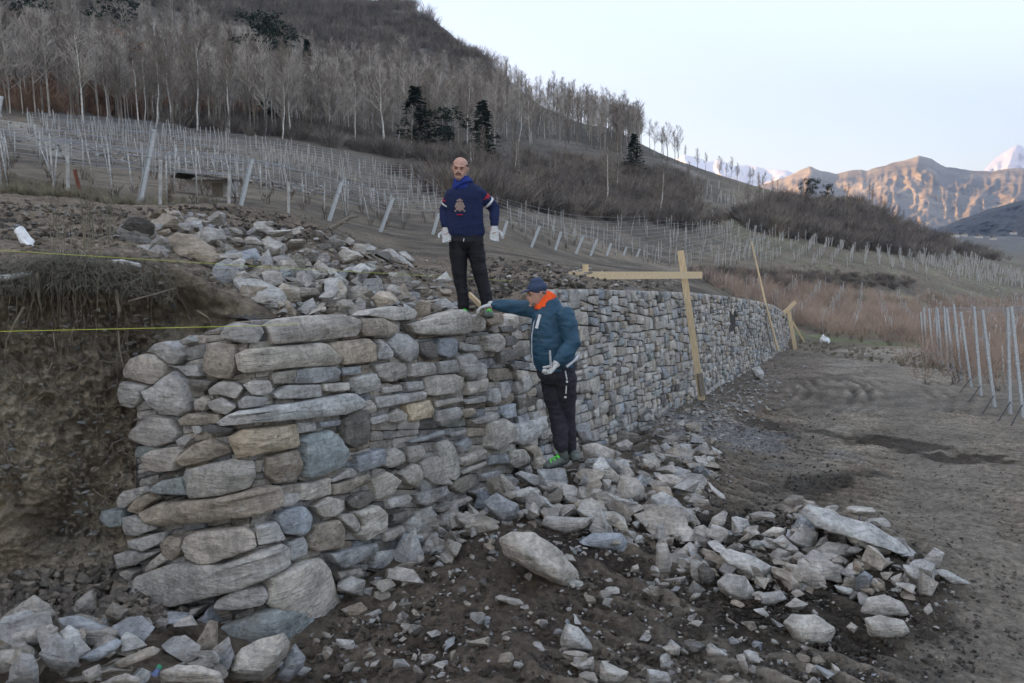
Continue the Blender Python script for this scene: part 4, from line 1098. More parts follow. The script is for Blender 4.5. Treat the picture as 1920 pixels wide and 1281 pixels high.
def small_rocks(n, region, R, smin, smax, group, label, lift=.25, flat=.5, solo=40):
    H_ = hits([region(R) for _ in range(n)]); S_ = [smin + (smax - smin) * R.random() ** 1.8 for _ in range(n)]; k = 0
    PA = [mesh_arrays(m_) for m_ in PROTO]; rise = {'rubble stones on the slope above the wall': .16}.get(group, .10)
    for h, s in sorted(zip(H_.tolist(), S_), key=lambda q: -q[1] / q[0][1]):
        h = Vector(h); k += 1; h.z += R.uniform(-.02, rise)
        if k > solo:
            V, T = PA[R.randrange(len(PA))]; rot = np.array(Matrix.Rotation(R.uniform(0, 6.28), 3, 'Z') @ Matrix.Rotation(R.gauss(0, flat), 3, 'X'))
            W = (V * np.array([R.uniform(.8, 1.3), R.uniform(.7, 1.1), R.uniform(.6, 1.1)]) * s) @ rot.T + np.array([h.x, h.y, h.z + s * .04])
            RUB[0].append(W); RUB[1].append(T + RUB[3][0]); RUB[3][0] += len(W); dirt = R.uniform(.1, .55); RUB[2].append(np.tile(tuple((v * (1 - dirt) + q_ * dirt) * .9 for v, q_ in zip(rand_stone_col(R), (.21, .17, .13))), (len(W), 1))); continue
        kc = R.choices('gwbndvt', [42, 20, 12, 9, 6, 3, 8])[0]
        o = link('rock', PROTO[R.randrange(len(PROTO))], M['stone']); o.location = (h.x, h.y, h.z + s * lift * .5)
        o.scale = (s * R.uniform(.8, 1.3), s * R.uniform(.7, 1.1), s * R.uniform(.6, 1.1)); o.rotation_euler = (R.gauss(0, flat), R.gauss(0, flat), R.uniform(0, 6.28))
        o.color = (*vary(COLR[kc], R), 1); tag(o, label.replace('grey', CNAME[kc]), 'rock', group)
def reg_poly(poly):
    P2 = np.array(poly, float); mn, mx = P2.min(0), P2.max(0)
    def f(R):
        for _ in range(60):
            x, y = R.uniform(mn[0], mx[0]), R.uniform(mn[1], mx[1]); ins = False; n = len(P2); j = n - 1
            for i in range(n):
                if (P2[i][1] > y) != (P2[j][1] > y) and x < (P2[j][0] - P2[i][0]) * (y - P2[i][1]) / (P2[j][1] - P2[i][1]) + P2[i][0]: ins = not ins
                j = i
            if ins: return x, y
        return None, None
    return f
RS = random.Random(77)
REG_A = reg_poly([(240, 455), (320, 410), (440, 440), (500, 445), (600, 455), (700, 480), (760, 500), (850, 560), (860, 592), (620, 596), (500, 590), (430, 560), (400, 500), (300, 500)])
REG_H = reg_poly([(1240, 1010), (1440, 985), (1500, 950), (1640, 985), (1760, 1080), (1740, 1120), (1640, 1130), (1500, 1110), (1360, 1090), (1240, 1090)])
REG_W = reg_poly([(1000, 890), (1080, 860), (1150, 840), (1260, 790), (1330, 820), (1340, 900), (1310, 960), (1280, 1010), (1180, 1030), (1060, 1000), (960, 985), (860, 1020), (760, 1060), (720, 1050), (860, 960)])
small_rocks(360, REG_A, RS, .10, .42, 'rubble stones on the slope above the wall', 'small grey stone wedged in the rubble on the slope above the wall', solo=60)
small_rocks(240, REG_H, RS, .09, .34, 'rubble stones in the heap beside the track', 'small grey stone lying in the heap beside the track', solo=42)
small_rocks(360, REG_W, RS, .09, .48, 'rubble stones at the foot of the wall', 'small grey stone in the rubble at the foot of the wall')
small_rocks(95, reg_poly([(0, 1100), (240, 1080), (420, 1240), (560, 1230), (600, 1281), (0, 1281)]), RS, .10, .32, 'rocks piled at the near end of the wall', 'small grey stone in the pile at the near end of the wall', solo=22)
small_rocks(330, reg_poly([(580, 1180), (820, 1040), (1000, 1000), (1250, 1010), (1500, 1120), (1600, 1281), (580, 1281)]), RS, .03, .17, 'x', 'x', solo=0)
small_rocks(190, reg_poly([(420, 505), (560, 480), (700, 520), (850, 570), (860, 598), (600, 600), (480, 596)]), RS, .10, .36, 'x', 'x', solo=0)
small_rocks(140, reg_poly([(1240, 850), (1330, 770), (1480, 700), (1500, 740), (1400, 800), (1330, 900)]), RS, .05, .22, 'x', 'x', solo=0)
small_rocks(120, reg_poly([(1020, 500), (1290, 535), (1290, 545), (1060, 540)]), RS, .05, .15, 'x', 'x', solo=0)
small_rocks(26, reg_poly([(0, 1190), (150, 1150), (330, 1220), (420, 1281), (0, 1281)]), RS, .22, .42, 'x', 'x', solo=0)
small_rocks(16, reg_poly([(640, 1120), (760, 1060), (860, 1010), (900, 1030), (800, 1090), (680, 1150)]), RS, .15, .32, 'x', 'x', solo=0)
tag(link('rubble', npmesh('rubble', np.vstack(RUB[0]), np.vstack(RUB[1]), sharp=30, colors=np.vstack(RUB[2])), M['stone_attr']), 'smaller broken stones filling the heaps between the larger rocks', 'rubble', kind='stuff')
def gravel():
    R = random.Random(5); PA = [mesh_arrays(hull_rock_mesh([Vector((random.gauss(0, 1), random.gauss(0, 1), random.gauss(0, .6))).normalized() * .5 for _ in range(9)], s, 0, .0)) for s in range(6)]
    specs = [  # polygon, count, smin, smax
        ([(620, 1180), (800, 1030), (1000, 990), (1250, 1010), (1500, 1120), (1700, 1281), (600, 1281)], 1300, .008, .06),
        ([(880, 1000), (1150, 830), (1330, 760), (1480, 690), (1500, 760), (1400, 880), (1300, 1000), (1100, 1060)], 1700, .015, .10),
        ([(1200, 780), (1320, 720), (1470, 660), (1560, 660), (1480, 720), (1380, 790), (1280, 830)], 1500, .03, .16),
        ([(1240, 1000), (1500, 940), (1800, 1090), (1760, 1180), (1500, 1150), (1250, 1100)], 700, .01, .07),
        ([(1300, 760), (1900, 800), (1919, 1281), (1500, 1281), (1300, 900)], 900, .006, .035),
        ([(0, 1050), (240, 1040), (270, 1150), (200, 1200), (0, 1130)], 1500, .008, .045),
        ([(230, 460), (300, 420), (500, 440), (700, 470), (860, 540), (860, 596), (430, 590), (300, 520)], 900, .02, .10),
        ([(0, 370), (250, 400), (640, 440), (900, 500), (1000, 520), (850, 540), (640, 470), (300, 420), (230, 500), (0, 500)], 900, .015, .09),
        ([(860, 480), (1000, 495), (1290, 530), (1290, 545), (1000, 545), (900, 580)], 350, .03, .14),
        ([(0, 215), (150, 270), (400, 300), (560, 345), (720, 360), (720, 372), (540, 362), (380, 322), (200, 305), (0, 260)], 900, .08, .45),
        ([(1020, 470), (1300, 500), (1400, 505), (1400, 512), (1250, 510)], 100, .05, .2),
        ([(1780, 520), (1919, 545), (1919, 560), (1780, 535)], 260, .15, .6)]
    Vs, Fs, Cs = [], [], []; off = 0
    for poly, n, s0, s1 in specs:
        f = reg_poly(poly); H_ = hits([f(R) for _ in range(n)])
        for h in H_:
            h = Vector(h)
            V, T = PA[R.randrange(6)]; s = s0 + (s1 - s0) * R.random() ** 2.6
            rot = Matrix.Rotation(R.uniform(0, 6.28), 3, 'Z') @ Matrix.Rotation(R.gauss(0, .4), 3, 'X')
            W = (V * np.array([1, R.uniform(.6, 1), R.uniform(.4, .8)]) * s) @ np.array(rot).T + np.array([h.x, h.y, h.z + s * .12])
            Vs.append(W); Fs.append(T + off); off += len(W); Cs.append(np.tile(tuple(v * .72 for v in rand_stone_col(R)), (len(W), 1)))
    for _ in range(900):      # stones embedded in the cut face
        px, py = R.uniform(-60, 330), R.uniform(520, 1050); p = P(px, py, float(bank_D(px, py)) - R.uniform(.0, .10)); V, T = PA[R.randrange(6)]; s = .012 + .075 * R.random() ** 3
        W = (V * np.array([1, .8, .7]) * s) + np.array(p); Vs.append(W); Fs.append(T + off); off += len(W); cc_ = rand_stone_col(R); Cs.append(np.tile(tuple(v * .7 for v in cc_), (len(W), 1)))
    me = npmesh('gravel', np.vstack(Vs), np.vstack(Fs), smooth=False, colors=np.vstack(Cs))
    tag(link('gravel', me, M['stone_attr']), 'loose grey gravel and stone chips scattered over the soil', 'gravel', kind='stuff')
gravel()
def roll_pt(px, t):
    top = float(np.interp(px, [-300, 0, 120, 240, 330, 400, 470, 520], [498, 498, 488, 500, 512, 545, 590, 612])); Dl = float(bank_D(px, top)); D = 6.5 - (6.5 - Dl) * t; x = (px - CX) / F / 1.0106 * D
    z = float(up_h(np.array(x), np.array(D))) + .06; w = t ** 3; return x, D, z * (1 - w) + ray(px, top)[1] * Dl * w
def clods():
    R = random.Random(6); PA = [mesh_arrays(hull_rock_mesh([Vector((random.gauss(0, 1), random.gauss(0, 1), random.gauss(0, .8))).normalized() * .5 for _ in range(9)], s + 9, 0, .0)) for s in range(6)]
    Vs, Fs, Cs = [], [], []; off = 0
    for poly, n, s0, s1, c in [([(560, 1180), (800, 1040), (1000, 1000), (1250, 1020), (1500, 1120), (1700, 1281), (560, 1281)], 6000, .012, .07, (.14, .112, .088)),
            ([(1240, 1000), (1500, 930), (1790, 1080), (1740, 1150), (1640, 1230), (1500, 1200), (1250, 1120)], 3400, .012, .08, (.085, .068, .052)), ([(1080, 1040), (1150, 900), (1330, 780), (1560, 760), (1600, 920), (1400, 1000), (1240, 1060)], 3000, .012, .07, (.11, .095, .08)),
            ([(0, 372), (250, 395), (420, 385), (600, 410), (700, 470), (860, 520), (700, 540), (640, 470), (300, 430), (230, 500), (0, 500)], 3500, .015, .11, (.15, .122, .098)), ([(860, 478), (1000, 492), (1290, 530), (1290, 545), (1000, 545), (880, 580)], 1500, .03, .16, (.14, .118, .095)),
            ([(1300, 780), (1919, 820), (1919, 1281), (1450, 1281), (1200, 1050)], 5000, .008, .05, (.14, .125, .105))]:
        f = reg_poly(poly); H_ = hits([f(R) for _ in range(n)])
        for h in H_:
            V, T = PA[R.randrange(6)]; s = s0 + (s1 - s0) * R.random() ** 2.8; a = R.uniform(0, 6.28); ca, sa = cos(a), sin(a)
            W = V * np.array([1, R.uniform(.6, 1), R.uniform(.5, .9)]) * s; W = np.stack([W[:, 0] * ca - W[:, 1] * sa + h[0], W[:, 0] * sa + W[:, 1] * ca + h[1], W[:, 2] + h[2] + s * .1], -1)
            Vs.append(W); Fs.append(T + off); off += len(W); Cs.append(np.tile(vary(c, R, .25), (len(W), 1)))
    for q_ in range(2600):
        px = R.uniform(-60, 300); t = R.random(); D = 5.3 - 1.25 * t + .0006 * px; x = (px - CX) / F / 1.0106 * D; zb = ray(px, 1085)[1] * 5.2; z = zb * (1 - t) ** 1.2 + (1 - (1 - t) ** 1.2) * (terr1(x, D) - .10)
        V, T = PA[R.randrange(6)]; s = .015 + .12 * R.random() ** 3; W = V * np.array([1, R.uniform(.6, 1), R.uniform(.5, .9)]) * s + np.array([x, D, z + .02]); Vs.append(W); Fs.append(T + off); off += len(W); Cs.append(np.tile(vary((.28, .235, .19), R, .35), (len(W), 1)))
    for q_ in range(9000):
        if q_ < 3200: px = R.uniform(-60, 440); h = roll_pt(px, R.random())
        elif q_ > 6200: continue
        else: px = R.uniform(-60, 330); py = R.uniform(505 if px < 240 else 540, 1060); h = P(px, py, float(bank_D(px, py)) - R.uniform(-.02, .13))
        V, T = PA[R.randrange(6)]; s = .012 + .07 * R.random() ** 3; W = V * np.array([1, R.uniform(.6, 1), R.uniform(.5, .9)]) * s + np.array(tuple(h)); Vs.append(W); Fs.append(T + off); off += len(W); Cs.append(np.tile(vary((.30, .245, .185), R, .3), (len(W), 1)))
    me = npmesh('soil_clods', np.vstack(Vs), np.vstack(Fs), smooth=False, colors=np.vstack(Cs))
    tag(link('soil_clods', me, M['soil']), 'loose clods of dark brown earth', 'soil', kind='stuff')
clods()
# ------------------------------------------------------------------ tube builder
class MB:
    def __init__(s): s.V = []; s.F = []
    def tube(s, pts, rad, n=6, cap=True, ref=None):
        pts = [Vector(p) for p in pts]; k = len(pts); base = len(s.V)
        for i, p in enumerate(pts):
            t = (pts[min(i + 1, k - 1)] - pts[max(i - 1, 0)]); t.normalize()
            r = Vector(ref) if ref is not None else (Vector((0, 0, 1)) if abs(t.z) < .9 else Vector((1, 0, 0)))
            a = r - t * r.dot(t); a.normalize(); b_ = t.cross(a)
            rr = rad[i] if isinstance(rad, (list, tuple)) else rad
            ra, rb = rr if isinstance(rr, (list, tuple)) else (rr, rr)
            for q in range(n):
                th = 2 * pi * q / n; s.V.append(p + a * (ra * cos(th)) + b_ * (rb * sin(th)))
        for i in range(k - 1):
            for q in range(n):
                q2 = (q + 1) % n; s.F.append((base + i * n + q, base + i * n + q2, base + (i + 1) * n + q2, base + (i + 1) * n + q))
        if cap and n > 2:
            s.F.append(tuple(base + q for q in reversed(range(n)))); s.F.append(tuple(base + (k - 1) * n + q for q in range(n)))
    def box(s, c, ax, ay, az):
        """box with centre c and half-axis vectors"""
        c, ax, ay, az = Vector(c), Vector(ax), Vector(ay), Vector(az); b0 = len(s.V)
        for i in (-1, 1):
            for j in (-1, 1):
                for k in (-1, 1): s.V.append(c + ax * i + ay * j + az * k)
        for f in ((0, 1, 3, 2), (4, 6, 7, 5), (0, 4, 5, 1), (2, 3, 7, 6), (0, 2, 6, 4), (1, 5, 7, 3)): s.F.append(tuple(b0 + q for q in f))
    def board(s, p, q, w, t, wdir):
        p, q = Vector(p), Vector(q); d = (q - p); wd = Vector(wdir); dn = d.normalized(); wd = (wd - dn * wd.dot(dn)).normalized(); td = dn.cross(wd)
        s.box((p + q) / 2, d / 2, wd * w / 2, td * t / 2)
    def mesh(s, name, smooth=True, sharp=None):
        me = bpy.data.meshes.new(name); me.from_pydata([tuple(v) for v in s.V], [], s.F)
        if smooth:
            for p in me.polygons: p.use_smooth = True
            if sharp: me.set_sharp_from_angle(angle=radians(sharp))
        me.update(); return me
    def build(s, name, mat, parent=None, smooth=True, sharp=40, origin=None):
        me = s.mesh(name, smooth, sharp)
        if origin is not None: me.transform(Matrix.Translation(Vector(origin)).inverted())
        o = link(name, me, mat, parent)
        if origin is not None and parent is None: o.location = origin
        return o
def thing_at(name, loc, label, cat, group=None): return empty(name, loc, label, cat, group)
def child(mb, name, mat, par, sharp=40, smooth=True): return mb.build(name, mat, par, smooth, sharp, origin=par.location)
# ------------------------------------------------------------------ bare trees
def bare_tree(seed, h, spread=.22, lean=0.0, limbs=20, twigs=7, base=.35, tr=.011, forks=0, tw=.024):
    R = random.Random(seed); T = MB(); Cw = MB(); n = 8
    pts = []; x = y = 0
    for i in range(n + 1):
        pts.append(Vector((x + lean * h * (i / n) ** 1.3, y, h * .93 * i / n))); x += R.gauss(0, .010) * h; y += R.gauss(0, .010) * h
    T.tube(pts, [max(.02, h * tr * (1 - .86 * (i / n))) for i in range(n + 1)], 6)
    def at(t):
        f = t * n; i = min(int(f), n - 1); return pts[i].lerp(pts[i + 1], f - i)
    def twig(p, d, L, w, lvl):
        e = p + d * L; m_ = p + d * (L * .5) + Vector((R.gauss(0, .05), R.gauss(0, .05), R.gauss(0, .03) + .03)) * L
        Cw.tube([p, m_, e], [w, w * .7, w * .35], 3, cap=False)
        return m_, e
    for k in range(limbs):
        t = base + (1 - base) * (k + R.random()) / limbs; p = at(min(t, .99)); az = R.uniform(0, 2 * pi)
        L = h * (spread * (1.25 - t) * R.uniform(.7, 1.3) + .05); el = R.uniform(.75, 1.15)
        d = Vector((cos(az) * cos(el), sin(az) * cos(el), sin(el)))
        m_, e = twig(p, d, L, max(tw * 1.3, h * .0035), 0)
        for q in range(twigs):
            s_ = R.uniform(.2, 1); b_ = p.lerp(e, s_); a2 = az + R.gauss(0, .9); e2 = el + R.gauss(.05, .3)
            d2 = Vector((cos(a2) * cos(e2), sin(a2) * cos(e2), sin(e2))); L2 = L * R.uniform(.3, .6)
            m2, e3 = twig(b_, d2, L2, tw, 1)
            for z in range(3):
                a3 = a2 + R.gauss(0, .8); e4 = e2 + R.gauss(.05, .35); d3 = Vector((cos(a3) * cos(e4), sin(a3) * cos(e4), sin(e4)))
                twig(b_.lerp(e3, R.uniform(.3, 1)), d3, L2 * R.uniform(.4, .8), tw * .75, 2)
    return T.mesh('trunk'), Cw.mesh('crown', smooth=False)
def leafy(seed, h, w, kind):
    R = random.Random(seed); T = MB(); n = 6
    T.tube([Vector((0, 0, h * i / n)) for i in range(n + 1)], [max(.03, h * .017 * (1 - i / n * .9)) for i in range(n + 1)], 6)
    V = []; Fc = []
    def leaf(p, s, d):
        b0 = len(V); u = Vector((R.gauss(0, 1), R.gauss(0, 1), R.gauss(0, .5))).normalized(); v = d.cross(u)
        if v.length < 1e-3: return
        v.normalize(); V.extend([p, p + u * s * .5 + d * s * .4, p + d * s, p - u * s * .4 + d * s * .4]); Fc.append((b0, b0 + 1, b0 + 2, b0 + 3))
    if kind == 'fir':
        nl = int(h * 4.2)
        for k in range(nl):
            t = .08 + .92 * k / nl; nb = 7
            for b_ in range(nb):
                az = R.uniform(0, 2 * pi); L = w * (1.04 - t) ** .8 * R.uniform(.55, 1.15); d = Vector((cos(az), sin(az), -.18 + R.gauss(0, .12))).normalized()
                T.tube([(0, 0, h * t), Vector((0, 0, h * t)) + d * L * .8], [.03, .012], 3, False)
                for z in range(9):
                    s_ = R.uniform(.15, 1); p = Vector((0, 0, h * t)) + d * L * s_; dd = (d + Vector((R.gauss(0, .6), R.gauss(0, .6), R.gauss(-.15, .3)))).normalized(); leaf(p, .34 * R.uniform(.6, 1.3), dd)
    else:
        cl = [(R.gauss(0, w * .4), R.gauss(0, w * .4), h * R.uniform(.38, .98), w * R.uniform(.22, .42)) for _ in range(26)]
        for cx_, cy_, cz_, r_ in cl:
            T.tube([(0, 0, cz_ * .7), (cx_ * .6, cy_ * .6, cz_ * .9), (cx_, cy_, cz_)], [.05, .035, .015], 3, False)
            for z in range(60 if kind == 'pine' else 34):
                v = Vector((R.gauss(0, 1), R.gauss(0, 1), R.gauss(0, .7))).normalized() * r_ * R.random() ** .4
                leaf(Vector((cx_, cy_, cz_)) + v, (.42 if kind == 'pine' else .36) * R.uniform(.6, 1.3), Vector((R.gauss(0, 1), R.gauss(0, 1), R.gauss(.3, 1))).normalized())
    me = bpy.data.meshes.new('crown'); me.from_pydata([tuple(v) for v in V], [], Fc); me.update(); return T.mesh('trunk'), me
TP = {}
for s_ in range(7): TP['b%d' % s_] = bare_tree(s_ + 1, 12, spread=[.16, .2, .13, .22, .18, .15, .24][s_], lean=[0, .03, -.04, .02, 0, .05, -.02][s_], base=[.42, .3, .5, .25, .4, .45, .3][s_])
TP['fir'] = leafy(31, 11, 2.3, 'fir'); TP['pine'] = leafy(32, 11, 2.8, 'pine'); TP['oak'] = leafy(33, 7, 2.2, 'oak')
def put_tree(kind, x, y, h, label, group, tm, cm, name='bare_tree', cat='tree', dz=0, sxy=1.0, tint=None):
    base_h = {'fir': 11, 'pine': 11, 'oak': 7}.get(kind, 12); z = terr1(x, y) - .15 + dz
    e = empty(name, (x, y, z), label, cat, group, rz=random.uniform(0, 6.28)); s = h / base_h; e.scale = (s * sxy, s * sxy, s)
    for nm, me, m_ in (('trunk', TP[kind][0], tm), ('crown', TP[kind][1], cm)):
        o = bpy.data.objects.new(nm, me); col.objects.link(o); o.parent = e
        if not me.materials: me.materials.append(None)
        o.material_slots[0].link = 'OBJECT'; o.material_slots[0].material = m_
    return e
def pxD(px, D): return (px - CX) / F / 1.0106 * D
def Dbase(px, py, d0=12):
    return float(hits([(px, py)], d0, 600, 1.003)[0][1])
def by_pixels(kind, px, base, top, label, group, tm, cm, name, d0=20, sxy=1.0, **k):
    D = Dbase(px, base, d0); h = (base - top) * D / F * 1.02; return put_tree(kind, pxD(px, D), D, h, label, group, tm, cm, name, sxy=sxy, **k)
GB = 'bare trees on the hillside'; BT, BC, BP, GK = M['birch'], M['twig'], M['twig_pale'], M['bark']
for i, (px, b_, t_, kd, lab) in enumerate([
    (372, 232, 48, 'b0', 'tallest pale-trunked birch left of centre, forked white trunk against the dark wood'), (98, 150, 25, 'b3', 'pale-trunked birch standing high in the wood at the far left'),
    (558, 250, 105, 'b2', 'white-trunked birch with a kinked stem at the lower edge of the wood below the pines'), (350, 232, 75, 'b4', 'slim birch just left of the tallest birch'),
    (312, 215, 45, 'b5', 'straight pale birch at the left of the birch clump'), (640, 205, 90, 'b1', 'pale birch in the middle of the slope above the left vineyard'),
    (688, 212, 105, 'b6', 'forked birch standing left of the dark fir'), (806, 285, 140, 'b0', 'white birch between the two dark firs behind the standing man'),
    (852, 270, 130, 'b2', 'slim birch right of the dark fir behind the standing man'), (880, 290, 150, 'b5', 'leaning pale birch at the right end of the wood'),
    (1138, 398, 272, 'b6', 'lone white birch standing in the scrub above the wall'), (1235, 412, 300, 'b1', 'leaning double birch at the right end of the scrub'),
    (1160, 330, 270, 'b3', 'thin bare tree beside the dark pine on the ridge'), (1310, 405, 340, 'b3', 'small dark branching tree at the right edge of the scrub'),
    (458, 235, 110, 'b4', 'thin birch near the middle of the wood, left of the kinked birch'), (245, 150, 60, 'b3', 'bare tree high in the wood above the brown-leaved oak')]):
    by_pixels(kd, px, b_, t_, lab, GB, GK if 'dark' in lab else BT, BC, 'birch_tree')
for px, b_, t_, kd, w, lab in [(508, 178, 42, 'pine', 1.15, 'broad dark green pine high in the wood, taller of the pair'), (540, 185, 58, 'pine', 1.0, 'dark green pine just right of the broad pine in the wood'),
    (588, 200, 82, 'fir', 1.0, 'narrow dark fir right of the two pines'), (783, 287, 168, 'fir', 1.9, 'big dark fir at the lower edge of the wood left of the standing man'),
    (905, 303, 193, 'fir', 1.8, 'dark fir at the lower edge of the wood behind the standing man'), (838, 292, 205, 'pine', 1.5, 'small dark conifer between the two firs'),
    (1185, 335, 258, 'fir', 1.7, 'dark conifer standing alone on the ridge above the wall'), (1512, 388, 338, 'pine', 1.2, 'green pine on the right-hand ridge'),
    (1548, 392, 350, 'pine', 1.0, 'small green pine right of the larger pine on the right-hand ridge'), (255, 120, -20, 'pine', 1.2, 'dark fir at the top left of the wood'), (60, 110, -30, 'pine', 1.3, 'dark pine at the top left corner'), (515, 248, 185, 'pine', 1.5, 'small dark fir low in the wood by the kinked birch')]:
    by_pixels(kd, px, b_, t_, lab, 'conifers on the hillside', GK, M['pine'], 'conifer_tree', sxy=w)
for px, b_, t_, w, lab in [(262, 190, 75, 1.0, 'tall tree with rusty brown leaves in the wood at the left'), (165, 200, 125, 1.2, 'low oak with rusty brown leaves at the lower edge of the wood'), (48, 195, 115, 1.2, 'brown-leaved oak nearest the left edge'),
    (205, 205, 150, 1.3, 'small brown-leaved oak right of the low oak'), (240, 205, 160, 1.0, 'smallest brown-leaved oak by the foot of the birches'), (590, 225, 175, 1.0, 'faint brown-leaved tree in the middle of the wood')]:
    by_pixels('oak', px, b_, t_, lab, 'brown-leaved oaks', GK, M['rust_leaf'], 'oak_tree', sxy=w)
EDGE = lambda px: np.interp(px, [-60, 0, 250, 500, 750, 870, 945, 1010, 1130, 1250, 1310, 1500], [74, 78, 90, 97, 118, 126, 150, 168, 168, 190, 200, 215])
FARE = lambda px: np.interp(px, [-60, 300, 500, 750, 870, 945, 1010, 1130, 1250, 1310, 1500], [260, 240, 200, 215, 225, 262, 262, 226, 214, 214, 225])
def forest():
    R = random.Random(9)
    for i in range(200):
        px = R.choice([R.uniform(-60, 1290), R.uniform(-60, 950), R.uniform(250, 950), R.uniform(950, 1200)]); e0, e1 = float(EDGE(px)), float(FARE(px)); D = e0 + (e1 - e0) * R.random() ** 1.7 * .9
        h = R.uniform(6.5, 13.5) * (1 if px < 950 else .8); k = 'b%d' % R.randrange(7)
        bt = R.random() < .5; wh = 'at the far left of the wood' if px < 200 else 'left of the two dark pines' if px < 450 else 'below the mountainside in the middle of the wood' if px < 740 else 'in the wood above the standing man' if px < 960 else 'on the skyline of the ridge' if D > 205 else 'in the wood at the foot of the ridge'
        put_tree(k, pxD(px, D), D, h, ('pale-trunked' if bt else 'dark-trunked') + (' tall' if h > 11 else ' short' if h < 9.3 else '') + ' bare tree ' + wh, GB, BT if bt else GK, BP if R.random() < (.75 if px > 450 else .35) else BC)
    for i in range(58):
        if i < 30: px, py = R.uniform(860, 1310), 0; D = float(np.interp(px, [860, 1000, 1310], [92, 98, 118])) * R.uniform(1, 1.25); lab = 'small bare tree among the scrub on the slope above the wall'
        else: px = R.uniform(1390, 1720); D = float(np.interp(px, [1390, 1720], [150, 205])) * R.uniform(.95, 1.12); lab = 'small bare tree rising out of the thicket below the right-hand ridge'
        put_tree('b%d' % R.randrange(7), pxD(px, D), D, R.uniform(2.8, 6.5), lab, 'small bare trees in the scrub', GK if R.random() < .7 else BT, BC)
    for i in range(20):
        px = R.uniform(945, 1290); D = float(np.interp(px, [945, 1010, 1130, 1250, 1310], [292, 258, 220, 208, 205])) * R.uniform(.93, 1.0)
        put_tree('b%d' % R.randrange(7), pxD(px, D), D, R.uniform(5, 9.5), 'slim bare tree on the skyline of the ridge above the wall', 'slim trees on the ridge', GK, BP)
    for i in range(26):
        px = R.choice([R.uniform(1290, 1420), R.uniform(1440, 1660)]); D = float(np.interp(px, [1290, 1420, 1500, 1660], [206, 203, 218, 262])) * R.uniform(.93, 1.0)
        put_tree('b%d' % R.randrange(7), pxD(px, D), D, R.uniform(3.5, 6.5), 'low bare tree on the skyline of the right-hand ridge', 'low trees on the right-hand ridge', GK, BC)
forest()
def replicate(arrs, n, pos, scale, name, mat, label, cat, R, wide=None):
    Vs, Fs = [], []; off = 0
    for i in range(n):
        V, T = arrs[R.randrange(len(arrs))]; x, y, z = pos[i]; s = scale(i); th = R.uniform(0, 6.28); c, s2 = cos(th), sin(th)
        sx = s * R.uniform(.8, 1.2) * (wide(i) if wide else 1)
        W = np.stack([(V[:, 0] * c - V[:, 1] * s2) * sx + x, (V[:, 0] * s2 + V[:, 1] * c) * sx + y, V[:, 2] * s + z], -1)
        Vs.append(W); Fs.append(T + off); off += len(W)
    o = link(name, npmesh(name, np.vstack(Vs), np.vstack(Fs)), mat); tag(o, label, cat, kind='stuff'); return o
def cheap_tree(seed):
    R = random.Random(seed); m_ = MB(); lx = R.gauss(0, .4)
    m_.tube([(0, 0, 0), (lx * .4, 0, 6), (lx, R.gauss(0, .3), 11)], [.12, .08, .02], 3, False)
    for k in range(44):
        t = R.uniform(.3, .98); az = R.uniform(0, 6.28); el = R.uniform(.7, 1.25); L = 3.2 * (1.3 - t) * R.uniform(.6, 1.2); p = Vector((lx * t, 0, 11 * t))
        d = Vector((cos(az) * cos(el), sin(az) * cos(el), sin(el))); m_.tube([p, p + d * L], [.035, .012], 3, False)
        for q in range(3):
            d2 = (d + Vector((R.gauss(0, .45), R.gauss(0, .45), R.gauss(0, .3)))).normalized(); b_ = p + d * L * R.uniform(.2, .9); m_.tube([b_, b_ + d2 * L * .55], [.024, .01], 3, False)
    return m_.mesh('t', False)
def bush_mesh(seed, n=70, w=1.0, h=1.0, tw=.016, leafy_=0):
    R = random.Random(seed); m_ = MB()
    for k in range(n):
        az = R.uniform(0, 6.28); r = R.random() ** .6 * w * .5; p = Vector((cos(az) * r * .5, sin(az) * r * .5, -.05)); L = h * R.uniform(.5, 1.1)
        d = Vector((cos(az) * r * .9 + R.gauss(0, .12), sin(az) * r * .9 + R.gauss(0, .12), 1)).normalized(); mid = p + d * L * .55
        m_.tube([p, mid, p + (d + Vector((R.gauss(0, .15), R.gauss(0, .15), 0))) * L], [tw, tw * .8, tw * .4], 3, False)
        for q in range(2):
            d2 = (d + Vector((R.gauss(0, .5), R.gauss(0, .5), R.gauss(0, .2)))).normalized(); m_.tube([mid, mid + d2 * L * .45], [tw * .7, tw * .35], 3, False)
    return m_.mesh('b', False)
